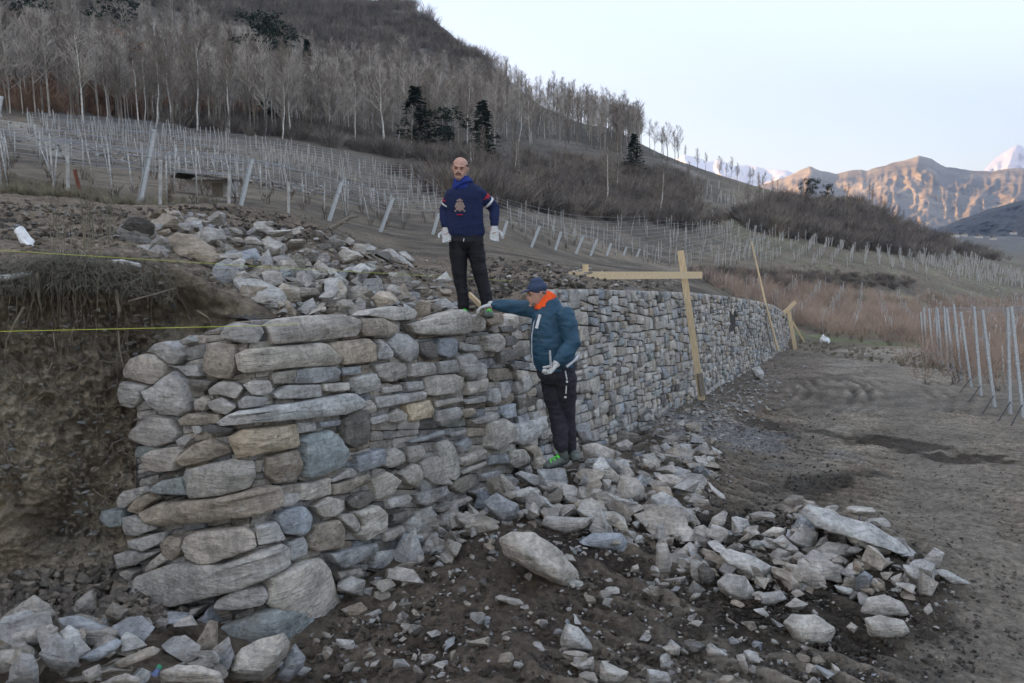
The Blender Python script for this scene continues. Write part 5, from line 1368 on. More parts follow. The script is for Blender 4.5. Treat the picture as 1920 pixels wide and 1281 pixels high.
def masses():
    R = random.Random(15); CT = [mesh_arrays(cheap_tree(s)) for s in range(5)]
    pos = []
    for _ in range(1300):
        px = R.choice([R.uniform(-120, 1200), R.uniform(-120, 950)]); e0, e1 = float(EDGE(px)), float(FARE(px)); D = e0 + 5 + (e1 - e0) * R.random(); x = pxD(px, D); pos.append((x, D, 0))
    P_ = np.array(pos); P_[:, 2] = terr(P_[:, 0], P_[:, 1]) - .2
    h1 = P_[:800]; h2 = P_[800:]
    replicate(CT, 800, h1, lambda i: R.uniform(.75, 1.1), 'woodland', M['twig'], 'mass of bare grey-brown wood behind the single trees', 'woodland', R)
    replicate(CT, 500, h2, lambda i: R.uniform(.75, 1.1), 'woodland', M['twig_pale'], 'mass of pale bare wood behind the single trees', 'woodland', R)
    B = [mesh_arrays(bush_mesh(s, 40, 1.4, 1.0, .013)) for s in range(5)]
    def scatter(polys, smin, smax, name, mat, label, d1=420, arr=B):
        pts = [];
        for poly, n in polys:
            f = reg_poly(poly); pts += [f(R) for _ in range(n)]
        H_ = hits(pts, 14, d1, 1.01); R.shuffle(pts); H_ = H_[np.array(R.sample(range(len(H_)), len(H_)))]; hf = len(H_) * 2 // 3 if mat is M['scrub'] else len(H_)
        replicate(arr, hf, H_[:hf], lambda i: smin + (smax - smin) * R.random() ** 1.8, name, mat, label, 'scrub', R)
        if hf < len(H_): replicate(arr, len(H_) - hf, H_[hf:], lambda i: smin + (smax - smin) * R.random() ** 1.3, name, M['twig'], label.replace('dark ', 'paler '), 'scrub', R)
    scatter([([(300, 215), (560, 240), (760, 275), (930, 300), (930, 320), (740, 300), (540, 262), (300, 240)], 420),
             ([(880, 330), (1130, 345), (1300, 395), (1340, 415), (1280, 432), (1060, 405), (900, 385), (800, 355)], 420), ([(960, 300), (1260, 325), (1310, 350), (1290, 400), (1000, 340)], 260)], 1.6, 3.0, 'scrub', M['scrub'], 'dark leafless scrub along the foot of the wood')
    scatter([([(1380, 412), (1500, 400), (1620, 410), (1740, 440), (1850, 478), (1900, 492), (1700, 478), (1600, 468), (1420, 445)], 560), ([(1440, 385), (1620, 395), (1700, 420), (1440, 410)], 220)], 1.8, 4.2, 'scrub', M['scrub'], 'dark leafless thicket below the right-hand ridge')
    scatter([([(0, 10), (480, 10), (760, 5), (860, 80), (935, 160), (935, 215), (700, 130), (480, 70), (250, 20)], 1500)], 2.2, 5.5, 'hillside_scrub', M['scrub'], 'dark scrub covering the steep mountainside', 700)
    scatter([([(700, 330), (900, 350), (1000, 390), (1300, 430), (1500, 400), (1500, 385), (1300, 400), (1250, 345), (1000, 310), (900, 300)], 350)], .8, 1.6, 'scrub', M['vine'], 'brown heath and brambles on the open slope')
    scatter([([(0, 130), (120, 125), (300, 150), (480, 180), (470, 235), (280, 225), (0, 205)], 420)], 1.4, 4.2, 'undergrowth', M['rust_leaf'], 'rusty brown leafy undergrowth at the left foot of the wood')
    scatter([([(1290, 506), (1450, 512), (1600, 516), (1720, 526), (1700, 545), (1560, 540), (1440, 536), (1340, 540)], 420)], .35, .9, 'bank_scrub', M['scrub'], 'dark brambles on the earth embankment between the vineyards')
    # dry grass tufts at the lower vineyard and along the track edge
    Gt = [mesh_arrays(bush_mesh(s + 20, 26, .5, .35, .006)) for s in range(4)]
    scatter([([(1500, 640), (1730, 662), (1800, 700), (1700, 690), (1480, 655)], 160), ([(0, 330), (240, 375), (420, 380), (240, 392), (0, 372)], 260), ([(300, 262), (560, 305), (860, 368), (860, 385), (560, 330), (300, 290)], 260),
             ([(1300, 500), (1600, 500), (1780, 530), (1600, 535), (1320, 520)], 380)], .3, .75, 'dry_grass', M['drygrass'], 'dry winter grass', 200, Gt)
masses()
# ------------------------------------------------------------------ vineyards
POLYS = {'a': [(-20, 350), (200, 384), (420, 395), (660, 445), (860, 478), (1050, 502), (1300, 506), (1300, 428), (1050, 416), (860, 392), (700, 345), (560, 318), (330, 300), (120, 285), (-20, 270)],
         'u': [(40, 232), (300, 250), (560, 288), (850, 352), (830, 378), (560, 322), (300, 285), (40, 252)],
         'r': [(1300, 508), (1400, 502), (1620, 502), (1930, 545), (1930, 508), (1750, 474), (1600, 452), (1400, 430), (1300, 422)],
         'l': [(1350, 548), (1450, 585), (1510, 632), (1560, 632), (1740, 660), (1930, 760), (1930, 565), (1700, 560), (1500, 535)],
         's': [(1290, 412), (1500, 412), (1620, 400), (1450, 375), (1330, 350), (1280, 350)]}
def inpoly(P2, x, y):
    ins = np.zeros(len(x), bool); n = len(P2); j = n - 1
    for i in range(n):
        xi, yi, xj, yj = *P2[i], *P2[j]
        c = ((yi > y) != (yj > y)) & (x < (xj - xi) * (y - yi) / (yj - yi + 1e-9) + xi); ins ^= c; j = i
    return ins
def vineyards():
    R = random.Random(31); rngl = np.random.default_rng(3)
    U, Vv = np.meshgrid(np.arange(-75, 110, 1.9), np.arange(0, 240, 1.25))
    U = U + rngl.normal(0, .10, U.shape); Vv = Vv + rngl.normal(0, .12, U.shape)
    X = CORNER.x + WD.x * Vv + WN.x * U; Y = CORNER.y + WD.y * Vv + WN.y * U
    ok = (Y > 13) & (np.abs(X / np.maximum(Y, 1)) < .72); X = X[ok]; Y = Y[ok]; Z = terr(X, Y)
    px, py = proj(X, Y, Z); reg = np.full(len(X), '', dtype=object)
    for k, pl in POLYS.items(): reg[inpoly(pl, px, py)] = k
    keep = reg != ''; keep &= ~((reg == 'a') & (Y < 58) & (X > .375 * Y - 14.475 - .6)); keep &= ~((reg == 'a') & (rngl.random(len(X)) < .28)); keep &= ~((reg == 's') & (rngl.random(len(X)) < .45)); keep &= ~((Y > 75) & (rngl.random(len(X)) < .45)); keep &= ~(rngl.random(len(X)) < .22)
    X, Y, Z, reg, px = X[keep], Y[keep], Z[keep], reg[keep], px[keep]
    vis = hits(np.stack(proj(X, Y, Z + .9), -1), 6, 300, 1.006)[:, 1] > Y - 2.5
    X, Y, Z, reg, px = X[vis], Y[vis], Z[vis], reg[vis], px[vis]
    order = np.argsort(Y); smesh = {}
    for nm in range(4):
        m_ = MB(); R_ = random.Random(nm); lx = R_.gauss(0, .03); m_.tube([(0, 0, -.2), (lx, 0, .7), (lx * 2, .01, 1.35)], [.021, .020, .018], 5); smesh[nm] = m_.mesh('vine_stake')
    V4 = [mesh_arrays(m_) for m_ in smesh.values()]
    lab = {'a': 'thin grey vine stake standing in the vineyard above the wall', 'l': 'thin vine stake among the reddish shoots in the lower vineyard', 'u': 'thin vine stake on the upper terrace below the wood', 'r': 'thin vine stake in the far right vineyard', 's': 'thin vine stake on the far slope'}
    for i in order[:285]:
        o = link('vine_stake', smesh[R.randrange(4)], M['stake']); o.location = (X[i], Y[i], Z[i]); s = R.uniform(.8, 1.12); o.scale = (1, 1, s); o.rotation_euler = (R.gauss(0, .07), R.gauss(0, .07), R.uniform(0, 6))
        tag(o, lab[reg[i]], 'stake', 'vine stakes ' + {'a': 'above the wall', 'l': 'in the lower vineyard', 'u': 'on the upper terrace', 'r': 'in the far vineyard', 's': 'on the far slope'}[reg[i]])
    rest = order[285:]; pos = np.stack([X, Y, Z], -1)
    replicate(V4, len(rest), pos[rest], lambda i: R.uniform(.8, 1.1) * (1 + max(0, pos[rest[i]][1] - 50) * .004), 'vine_stakes', M['stake'], 'dense rows of far-off vine stakes across the slopes', 'stakes', R, lambda i: 1 + max(0, pos[rest[i]][1] - 35) * .012)
    vm = [mesh_arrays(bush_mesh(s + 60, 6, .45, .42, .010)) for s in range(4)]; a = pos[reg != 'l']
    replicate(vm, len(a), a, lambda i: R.uniform(.7, 1.2), 'vines', M['vine'], 'low leafless brown vines between the stakes', 'vines', R)
    sm = [mesh_arrays(bush_mesh(s + 80, 20, 1.3, 1.2, .006)) for s in range(4)]; l_ = pos[reg == 'l']; l_ = np.vstack([l_ + np.array([R.uniform(-1, 1), R.uniform(-.8, .8), 0]) * .9 + np.concatenate([rngl.uniform(-.9, .9, (len(l_), 2)), np.zeros((len(l_), 1))], 1) for _ in range(4)]); l_[:, 2] = terr(l_[:, 0], l_[:, 1]) + .25
    replicate(sm, len(l_), l_, lambda i: R.uniform(.8, 1.1), 'vine_shoots', M['shoots'], 'thick reddish-brown vine shoots of the lower vineyard', 'vines', R)
    l2 = l_[::2].copy(); l2[:, 2] -= .3; replicate(vm, len(l2), l2, lambda i: R.uniform(.7, 1.0), 'vine_trunks', M['vine'], 'dark gnarled vine trunks of the lower vineyard', 'vines', R)
vineyards()
def wires():
    V_, F_ = [], []
    vs = np.arange(0, 240, 2.5)
    for U_ in np.arange(-75, 110, 1.9):
        X = CORNER.x + WD.x * vs + WN.x * U_; Y = CORNER.y + WD.y * vs + WN.y * U_; ok = (Y > 16) & (np.abs(X / np.maximum(Y, 1)) < .72) & (Y < 130)
        if ok.sum() < 3: continue
        Z = terr(X, np.maximum(Y, 5)); px, py = proj(X, np.maximum(Y, 5), Z); ins = np.zeros(len(X), bool)
        for k in ('a', 'r', 'u', 'l'): ins |= inpoly(POLYS[k], px, py)
        ok &= ins & ~((Y < 58) & (X > .375 * Y - 14.475) & (X < 8.5 + .464 * (Y - 14)))
        for i in range(len(vs) - 1):
            if ok[i] and ok[i + 1]:
                for hh in (.75, 1.2):
                    b0 = len(V_); r = .004 + .00010 * Y[i]
                    for j in (i, i + 1): V_.extend([(X[j], Y[j], Z[j] + hh - r), (X[j], Y[j], Z[j] + hh + r), (X[j] + .01, Y[j] + .01, Z[j] + hh)])
                    F_.extend([(b0, b0 + 1, b0 + 4, b0 + 3), (b0 + 1, b0 + 2, b0 + 5, b0 + 4), (b0 + 2, b0, b0 + 3, b0 + 5)])
    tag(link('trellis_wires', npmesh('trellis_wires', V_, F_), M['wire']), 'thin trellis wires strung along the vine rows', 'wires', kind='stuff')
wires()
# ------------------------------------------------------------------ galvanised trellis posts
def post_mesh(L, w=.06):
    m_ = MB(); n = int(L / .12)
    m_.box((0, 0, L / 2), (w / 2, 0, 0), (0, .003, 0), (0, 0, L / 2)); m_.box((-w / 2, .018, L / 2), (.003, 0, 0), (0, .018, 0), (0, 0, L / 2)); m_.box((w / 2, .018, L / 2), (.003, 0, 0), (0, .018, 0), (0, 0, L / 2))
    for k in range(2, n): m_.box((w / 2 + .006, .02, k * .12), (.006, 0, 0), (0, .004, 0), (0, 0, .012)); m_.box((-w / 2 - .006, .02, k * .12), (.006, 0, 0), (0, .004, 0), (0, 0, .012))
    return m_
def put_post(tx, ty, bx, by, D, label, group, w=.06, extra=.3, mat='galv', name='trellis_post', dtop=0):
    a, b_ = P(tx, ty, D + dtop), P(bx, by, D); d = a - b_; L = d.length + extra; b2 = b_ - d.normalized() * extra
    o = post_mesh(L, w).build(name, M[mat], None, smooth=False); o.location = b2; o.rotation_euler = d.to_track_quat('Z', 'X').to_euler(); tag(o, label, 'post', group); return a
tops = []
LP = [(290, 243, 262, 388), (473, 298, 453, 382), (641, 341, 614, 425), (737, 371, 708, 450), (823, 400, 803, 470), (951, 415, 930, 485), (1012, 424, 990, 480), (1052, 435, 1034, 492), (1094, 442, 1075, 488), (1120, 448, 1101, 495), (1146, 456, 1131, 498), (1175, 463, 1164, 493), (1200, 466, 1188, 497), (1218, 475, 1209, 499), (1238, 479, 1230, 502), (1258, 489, 1251, 509)]
for i, (tx, ty, bx, by) in enumerate(LP):
    a = (bx - CX) / F; D = 14.475 / (.375 - a)
    lab = ['tallest leaning galvanised post, standing left above the dirt mound', 'second leaning galvanised post, behind the crest of the dirt mound', 'leaning galvanised post left of the standing man above the dark branch', 'leaning galvanised post nearest the left side of the standing man',
           'leaning galvanised post touching the left hand of the standing man', 'leaning galvanised post nearest the right side of the standing man'][i] if i < 6 else '%s leaning galvanised post right of the standing man' % ['second', 'third', 'fourth', 'fifth', 'sixth', 'seventh', 'eighth', 'ninth', 'tenth', 'eleventh'][i - 6]
    tops.append(put_post(tx, ty, bx, by, D, lab, 'leaning posts behind the wall', w=.105 + .0016 * max(0, D - 20), extra=.6, name='trellis_post'))
put_post(2, 180, -8, 235, 14.2, 'galvanised post cut off by the left edge of the picture', 'leaning posts behind the wall', w=.1)
for tx, ty, bx, by, D, lab in [(301, 300, 300, 400, 15.5, 'upright pale concrete post right of the tallest leaning post'), (430, 320, 429, 395, 17, 'upright slim pale post between the hut and the second leaning post'), (126, 275, 128, 372, 14.5, 'pair-like pale upright post at the left above the dirt slope'), (541, 341, 541, 410, 19, 'upright slim pale post right of the second leaning post')]:
    o = MB(); o.tube([P(bx, by + 12, D), P(tx, ty, D)], .035, 4); tag(o.build('concrete_post', M['stake'], None, smooth=False, origin=P(bx, by, D)), lab, 'post', 'upright posts above the wall')
put_post(139, 318, 152, 372, 14.5, 'rusty red-brown post leaning left above the dirt slope', 'upright posts above the wall', mat='rust', name='rusty_post', w=.05)
RP = [(835, 480, 850, 700), (850, 455, 870, 720), (878, 460, 905, 740), (918, 455, 930, 770), (925, 458, 955, 780), (962, 450, 985, 790), (975, 460, 1018, 820), (1015, 440, 1058, 860), (1053, 480, 1112, 895), (1125, 450, 1165, 940), (1172, 470, 1240, 1000), (1310, 455, 1325, 1040), (1330, 450, 1395, 1060)]
names_r = ['thirteenth', 'twelfth', 'eleventh', 'tenth', 'ninth', 'eighth', 'seventh', 'sixth', 'fifth', 'fourth', 'third', 'second', 'nearest']
rt = []
for i, (tx, ty, bx, by) in enumerate(RP):
    c_ = lambda x, y: (1440 + x / 2.91, 420 + y / 2.91); t2 = c_(tx, ty); b2 = c_(bx, by); D = float(hits([b2], 8, 60, 1.003)[0][1])
    rt.append(put_post(*t2, *b2, D, f'{names_r[i]} galvanised post of the leaning row along the right of the track', 'posts along the right of the track', w=.056, extra=.35))
    # anchor wire running to the ground
    a_ = P(*t2, D); b_ = P(*b2, D)
    for sgn in (1,):
        m_ = MB(); e_ = b_ + Vector((-.9, -1.0, 0)); e_.z = terr1(e_.x, e_.y); m_.tube([b_.lerp(a_, .12), e_], .011, 4)
        tag(m_.build('ground_anchor', M['sole'], None, origin=e_), f'dark anchor rod at the foot of the {names_r[i]} post along the track', 'anchor', 'anchor rods of the posts')
def wire(pts, label, name='trellis_wire', r=.004, mat='wire', cat='wire', group=None):
    m_ = MB(); m_.tube(pts, r, 4); return tag(m_.build(name, M[mat], None, origin=pts[0]), label, cat, group)
wire([P(-60, 244, 14)] + [P(290, 247, 16.8)] + tops[1:], 'thin wire joining the tops of the leaning posts behind the wall', r=.008)
wire([P(-60, 262, 14.5), P(283, 295, 16.8), P(466, 322, 20), P(636, 363, 23.5), P(731, 392, 26.8)], 'lower thin wire on the leaning posts behind the wall', r=.007)
# rows of wire behind the right-hand posts
for i, a in enumerate(rt[::2]):
    e_ = a + Vector((14, 3.5, -.4)); wire([a, e_], 'thin trellis wire running right from the posts along the track', r=.006, group='wires of the lower vineyard')
# ------------------------------------------------------------------ timber profile frames, poles, strings
t = thing_at('timber_profile', P(1312, 733, 16.3), 'near timber frame with leaning post and long level board above the wall', 'timber frame', 'timber frames at the wall')
m_ = MB(); m_.board(P(1316, 750, 16.25), P(1276, 470, 16.45), .135, .045, (1, -.3, 0)); child(m_, 'post', M['timber'], t, smooth=False)
m_ = MB(); m_.board(P(1316, 516, 16.52), P(1066, 517, 13.9), .145, .03, (0, 0, 1)); child(m_, 'crossbar', M['timber_x'], t, smooth=False)
m_ = MB(); m_.board(P(1097, 540, 14.25), P(1098, 496, 14.25), .11, .04, (1, 0, 0)); child(m_, 'stake', M['timber'], t, smooth=False)
m_ = MB(); m_.board(P(1318, 742, 16.2), P(1312, 700, 16.25), .12, .03, (1, .3, 0)); child(m_, 'foot_block', M['oldwood'], t, smooth=False)
D2 = 36.5
t = thing_at('timber_profile', P(1492, 652, D2), 'far timber frame at the end of the wall with a slanting board', 'timber frame', 'timber frames at the wall')
m_ = MB(); m_.board(P(1491, 655, D2), P(1478, 582, D2), .19, .06, (1, 0, 0)); child(m_, 'post', M['timber'], t, smooth=False)
m_ = MB(); m_.board(P(1463, 593, D2 - .1), P(1492, 566, D2 - .1), .17, .05, (0, 0, 1)); child(m_, 'crossbar', M['timber'], t, smooth=False)
m_ = MB(); m_.board(P(1508, 641, D2 + .2), P(1486, 603, D2), .09, .05, (1, 0, 0)); child(m_, 'brace', M['timber'], t, smooth=False)
m_ = MB(); m_.tube([P(1459, 658, 30), P(1436, 572, 30.4), P(1409, 453, 30.8)], [.05, .045, .03], 6)
tag(m_.build('wooden_pole', M['timber'], None, origin=P(1459, 658, 30)), 'long thin wooden pole leaning on the far part of the wall', 'pole')
m_ = MB(); m_.tube([P(1447, 658, 29.5), P(1434, 590, 30)], .025, 5); tag(m_.build('iron_rod', M['bark'], None, origin=P(1447, 658, 29.5)), 'dark rod leaning on the wall beside the long pole', 'rod')
wire([P(-60, 623, 4.3), P(490, 611, 4.62), P(560, 607, 4.95)], 'lower yellow mason line stretched along the top of the wall', 'mason_line', .0017, 'string', 'string')
wire([P(-60, 466, 4.6), P(200, 482, 5.2), P(520, 502, 6.3), P(760, 515, 7.3), P(960, 527, 8.6)], 'upper yellow mason line crossing the rubble behind the wall', 'mason_line', .0015, 'string', 'string')
# plank and stick at the upper man's feet, dark branch, stems
m_ = MB(); m_.board(P(880, 552, 8.2), P(905, 576, 7.95), .05, .03, (0, 0, 1)); tag(m_.build('wooden_batten', M['timber'], None, smooth=False, origin=P(905, 576, 7.95)), 'short wooden batten leaning by the feet of the standing man', 'batten')
m_ = MB(); m_.tube([P(618, 430, 11.2), P(640, 417, 11.3), P(655, 408, 11.3), P(671, 405, 11.4)], [.035, .03, .025, .02], 6); m_.tube([P(640, 417, 11.3), P(652, 418, 11.2)], [.02, .012], 5); tag(m_.build('dead_branch', M['oldwood'], None, origin=P(618, 430, 11.2)), 'dark broken branch sticking up from the crest of the dirt mound', 'branch')
m_ = MB(); m_.tube([P(-30, 523, 5.05), P(20, 520, 5.1), P(62, 512, 5.2)], [.022, .02, .014], 7); tag(m_.build('dead_branch', M['stake'], None, origin=P(20, 520, 5.1)), 'pale dry stick lying on the edge of the earth cut at the left', 'branch')
m_ = MB(); m_.tube([P(178, 495, 5.6), P(228, 492, 5.55), P(262, 498, 5.5)], [.02, .022, .016], 7); tag(m_.build('dead_branch', M['stake'], None, origin=P(178, 495, 5.6)), 'peeled pale stick lying below the flat white rock', 'branch')
h = hit(52, 470, 4, 30)
m_ = hull_rock_mesh([Vector((R_x * .085, R_y * .05, R_z * .8)) for R_x, R_y, R_z in [(-1, 0, .1), (-.5, 1, .12), (.4, -1, 0), (1, 0, -.08), (.9, .6, -.1), (-.9, -.7, .16), (-.3, 0, .22), (-.7, 0, .2), (.3, .2, .1), (.1, -.6, -.06)]], 91, 3, .05)
o = link('plastic_bag', m_, M['plastic']); o.location = P(52, 463, h.y - .05); tag(o, 'crumpled white plastic bag on the dirt slope at the left', 'plastic bag')
m_ = hull_rock_mesh([Vector((random.uniform(-.35, .35), random.uniform(-.2, .2), random.uniform(-.2, .3))) for _ in range(16)], 92, 3, .06)
o = link('plastic_sheet', m_, M['plastic']); h = hit(1548, 645, 25, 60); o.location = (h.x, h.y, h.z + .2); tag(o, 'crumpled white sack by the far timber frame', 'sack')
b0 = P(292, 1262, 4.0); t = thing_at('plastic_bottle', b0, 'crushed clear blue plastic bottle with green cap among the rocks at the bottom', 'bottle')
ax = (P(302, 1247, 3.98) - P(275, 1290, 3.9)); ax = ax.normalized()
m_ = MB(); m_.tube([b0 - ax * .16, b0 - ax * .15, b0 - ax * .08, b0 - ax * .03, b0 + ax * .0, b0 + ax * .025], [.02, .034, .032, .034, .018, .013], 14); child(m_, 'body', M['bottle'], t)
m_ = MB(); m_.tube([b0 + ax * .025, b0 + ax * .045], [.017, .016], 12); child(m_, 'screw_cap', M['cap_green'], t)
# hut
Dh = 26.0; hb = P(385, 378, Dh); t = thing_at('stone_hut', hb, 'small rendered stone hut with a flat dark roof in the vineyard at the left', 'hut')
m_ = MB(); wL = P(350, 378, Dh); wR = P(428, 384, Dh); c_ = (wL + wR) / 2; hw = (wR - wL) / 2; hw.z = 0
m_.box(c_ + Vector((0, .5, .15)), hw, (0, .5, 0), (0, 0, .62)); child(m_, 'wall', M['hutwall'], t, smooth=False)
m_ = MB(); m_.board(P(352, 325, Dh - .1), P(440, 338, Dh - .1), 1.5, .05, (0, 1, 0)); m_.board(P(352, 325, Dh - .1), P(338, 334, Dh - .1), 1.5, .05, (0, 1, 0)); child(m_, 'roof', M['hutroof'], t, smooth=False)
m_ = MB(); dc = P(408, 362, Dh - .02); m_.box(dc, (.17, 0, 0), (0, .015, 0), (0, 0, .33)); child(m_, 'door', M['oldwood'], t, smooth=False)
# far houses in the valley
for i, (px, py, w, h, lab) in enumerate([(1790, 443, 16, 6, 'white house far down the valley, leftmost'), (1808, 442, 9, 5, 'small pale house right of the leftmost far house'), (1835, 445, 12, 5, 'pale far house in the middle of the valley village'), (1862, 448, 10, 5, 'pale far house, second from the right in the valley'), (1900, 438, 8, 5, 'rightmost tiny far house in the valley')]):
    D = 620; c0 = P(px, py, D); s = D / F; w *= .62; h *= .8; t = thing_at('house', c0, lab, 'house', 'houses in the valley')
    m_ = MB(); m_.box(c0 + Vector((0, 0, h * s * .1)), (w * s / 2, 0, 0), (0, 3, 0), (0, 0, h * s * .5)); child(m_, 'wall', M['housewall'], t, smooth=False)
    m_ = MB(); zt = c0.z + h * s * .6; x0, x1, yy = c0.x - w * s * .55, c0.x + w * s * .55, c0.y
    m_.V += [Vector((x0, yy - 3.5, zt)), Vector((x1, yy - 3.5, zt)), Vector((x1, yy + 3.5, zt)), Vector((x0, yy + 3.5, zt)), Vector((x0, yy, zt + 1.3)), Vector((x1, yy, zt + 1.3))]
    m_.F += [(0, 1, 5, 4), (2, 3, 4, 5), (1, 2, 5), (3, 0, 4), (0, 3, 2, 1)]; child(m_, 'roof', M['houseroof'], t, smooth=False)
# ------------------------------------------------------------------ roots, sod and stems on the cut
def roots():
    R = random.Random(3); m_ = MB()
    def face_pt(px, py, o=.05):
        return P(px, py, float(bank_D(px, py)) - o)
    for k in range(85):
        x = R.choice([R.uniform(-60, 330), R.uniform(40, 240)]); y = float(np.interp(x, [0, 120, 240, 330, 400], [508, 505, 510, 525, 560])) + R.uniform(-6, 50); L = R.choice([R.uniform(30, 90), R.uniform(60, 200)]); pts = []; dx = R.gauss(0, .12); n = 8; xx = x
        o = R.uniform(.08, .26)
        for i in range(n + 1):
            t = i / n; pts.append(face_pt(xx, y + L * t, o * (1 - .5 * t))); xx += dx * L / n + R.gauss(0, 2.2)
        r = R.choice([.0022, .003, .004, .0075 if R.random() < .3 else .003]); m_.tube(pts, [r * (1 - .6 * i / n) for i in range(n + 1)], 4, False)
    for k in range(90):
        x, y = R.uniform(-20, 260), R.uniform(640, 930); a = R.uniform(0, 6.28); L = R.uniform(20, 80); pts = []
        for i in range(7):
            pts.append(face_pt(x, y, .10)); x += cos(a) * L / 6; y += sin(a) * L / 6; a += R.gauss(0, .5)
        m_.tube(pts, [.003 * (1 - .1 * i) for i in range(7)], 4, False)
    for (x0, y0, x1, y1, r) in [(70, 512, 80, 600, .012), (150, 585, 130, 640, .010), (218, 545, 222, 620, .012), (222, 620, 232, 690, .006), (240, 565, 330, 540, .006), (45, 575, 12, 640, .010), (12, 640, 5, 700, .005), (100, 625, 98, 680, .005), (98, 680, 80, 710, .004), (370, 583, 398, 607, .006)]:
        m_.tube([face_pt(x0, y0, .2), face_pt((x0 + x1) / 2 + R.gauss(0, 3), (y0 + y1) / 2, .22), face_pt(x1, y1, .18)], [r, r * .85, r * .6], 6)
    tag(m_.build('roots', M['root'], None), 'bare roots hanging from the sod over the earth cut', 'roots', kind='stuff')
    s_ = MB()
    for k in range(3600):
        x = R.gauss(128, 62) if R.random() < .75 else R.uniform(-40, 330); top = float(np.interp(x, [0, 120, 240, 330], [505, 492, 506, 520])); y = top + R.uniform(-14, 42)
        p = P(x, y, float(bank_D(x, 560)) - R.uniform(.02, .26)); d = Vector((R.gauss(0, .7), R.gauss(-.25, .5), R.gauss(-.35, .7))).normalized(); L = R.uniform(.03, .11)
        q = p + d * L * .6; s_.tube([p, q, q + (d + Vector((0, 0, -.7))).normalized() * L * .5], [.0022, .0018, .0006], 3, False)
    tag(s_.build('sod', M['sod'], None), 'dark matted grass sod hanging over the edge of the earth cut', 'sod', kind='stuff')
    for i, (x, y, h_) in enumerate([(185, 500, 150), (98, 490, 120), (160, 470, 110), (205, 455, 80), (120, 485, 90), (170, 495, 200)]):
        st = MB(); D = float(bank_D(x, 500)) + .1
        for k in range(4):
            a, b_ = R.gauss(0, 8), R.gauss(0, 10); st.tube([P(x + a * .3, y, D), P(x + a, y - h_ * .5, D + .05), P(x + a + b_, y - h_ * R.uniform(.7, 1), D + .1)], [.0032, .0025, .0012], 4, False)
            for q in range(6):
                t = R.uniform(.35, .95); p = P(x + a, y - h_ * t, D + .05); st.tube([p, p + Vector((R.gauss(0, .05), R.gauss(0, .04), .07))], [.0018, .0008], 3, False)
        tag(st.build('dry_weed', M['drygrass'], None, origin=P(x, y, D)), 'thin dry weed stalks standing on the edge of the earth cut', 'weed', 'dry weeds on the cut')
roots()
# ------------------------------------------------------------------ people
def fuse(mb, voxel, name, mat, parent, smooth=2, wrinkle=0.0, wscale=9.0, seed=1):
    me = mb.mesh('tmp'); o = bpy.data.objects.new('tmp', me); col.objects.link(o)
    r = o.modifiers.new('r', 'REMESH'); r.mode = 'VOXEL'; r.voxel_size = voxel; r.use_smooth_shade = True
    if smooth:
        s = o.modifiers.new('s', 'SMOOTH'); s.factor = .5; s.iterations = smooth
    dg = bpy.context.evaluated_depsgraph_get(); ev = o.evaluated_get(dg); m2 = bpy.data.meshes.new_from_object(ev)
    bpy.data.objects.remove(o); bpy.data.meshes.remove(me)
    if wrinkle:
        m2.update(); n = len(m2.vertices); co = np.zeros(n * 3, dtype=np.float32); m2.vertices.foreach_get('co', co); co = co.reshape(-1, 3)
        nn = np.zeros(n * 3, dtype=np.float32); m2.vertex_normals.foreach_get('vector', nn); nn = nn.reshape(-1, 3)
        w = fbm(co[:, 0] * wscale, co[:, 1] * wscale, co[:, 2] * wscale * 2.4, 3, seed, rid=True) + .5 * fbm(co[:, 0] * wscale * 2, co[:, 1] * wscale * 2, co[:, 2] * wscale * 3, 2, seed + 5)
        co = co + nn * (w * wrinkle)[:, None]; m2.vertices.foreach_set('co', co.ravel().astype(np.float32))
    m2.transform(Matrix.Translation(parent.location).inverted()); m2.name = name
    for p in m2.polygons: p.use_smooth = True
    m2.update(); return link(name, m2, mat, parent)
def limb(mb, pts, rad, n=16, ref=(1, 0, 0)):
    """tube with rounded ends"""
    pts = [Vector(p) for p in pts]; rad = [r if isinstance(r, tuple) else (r, r) for r in rad]
    d0 = (pts[0] - pts[1]).normalized(); d1 = (pts[-1] - pts[-2]).normalized()
    a, b_ = rad[0], rad[-1]
    P_ = [pts[0] + d0 * min(a) * .75, pts[0] + d0 * min(a) * .5] + pts + [pts[-1] + d1 * min(b_) * .5, pts[-1] + d1 * min(b_) * .75]
    R_ = [(a[0] * .35, a[1] * .35), (a[0] * .8, a[1] * .8)] + rad + [(b_[0] * .8, b_[1] * .8), (b_[0] * .35, b_[1] * .35)]
    mb.tube(P_, R_, n, True, ref)
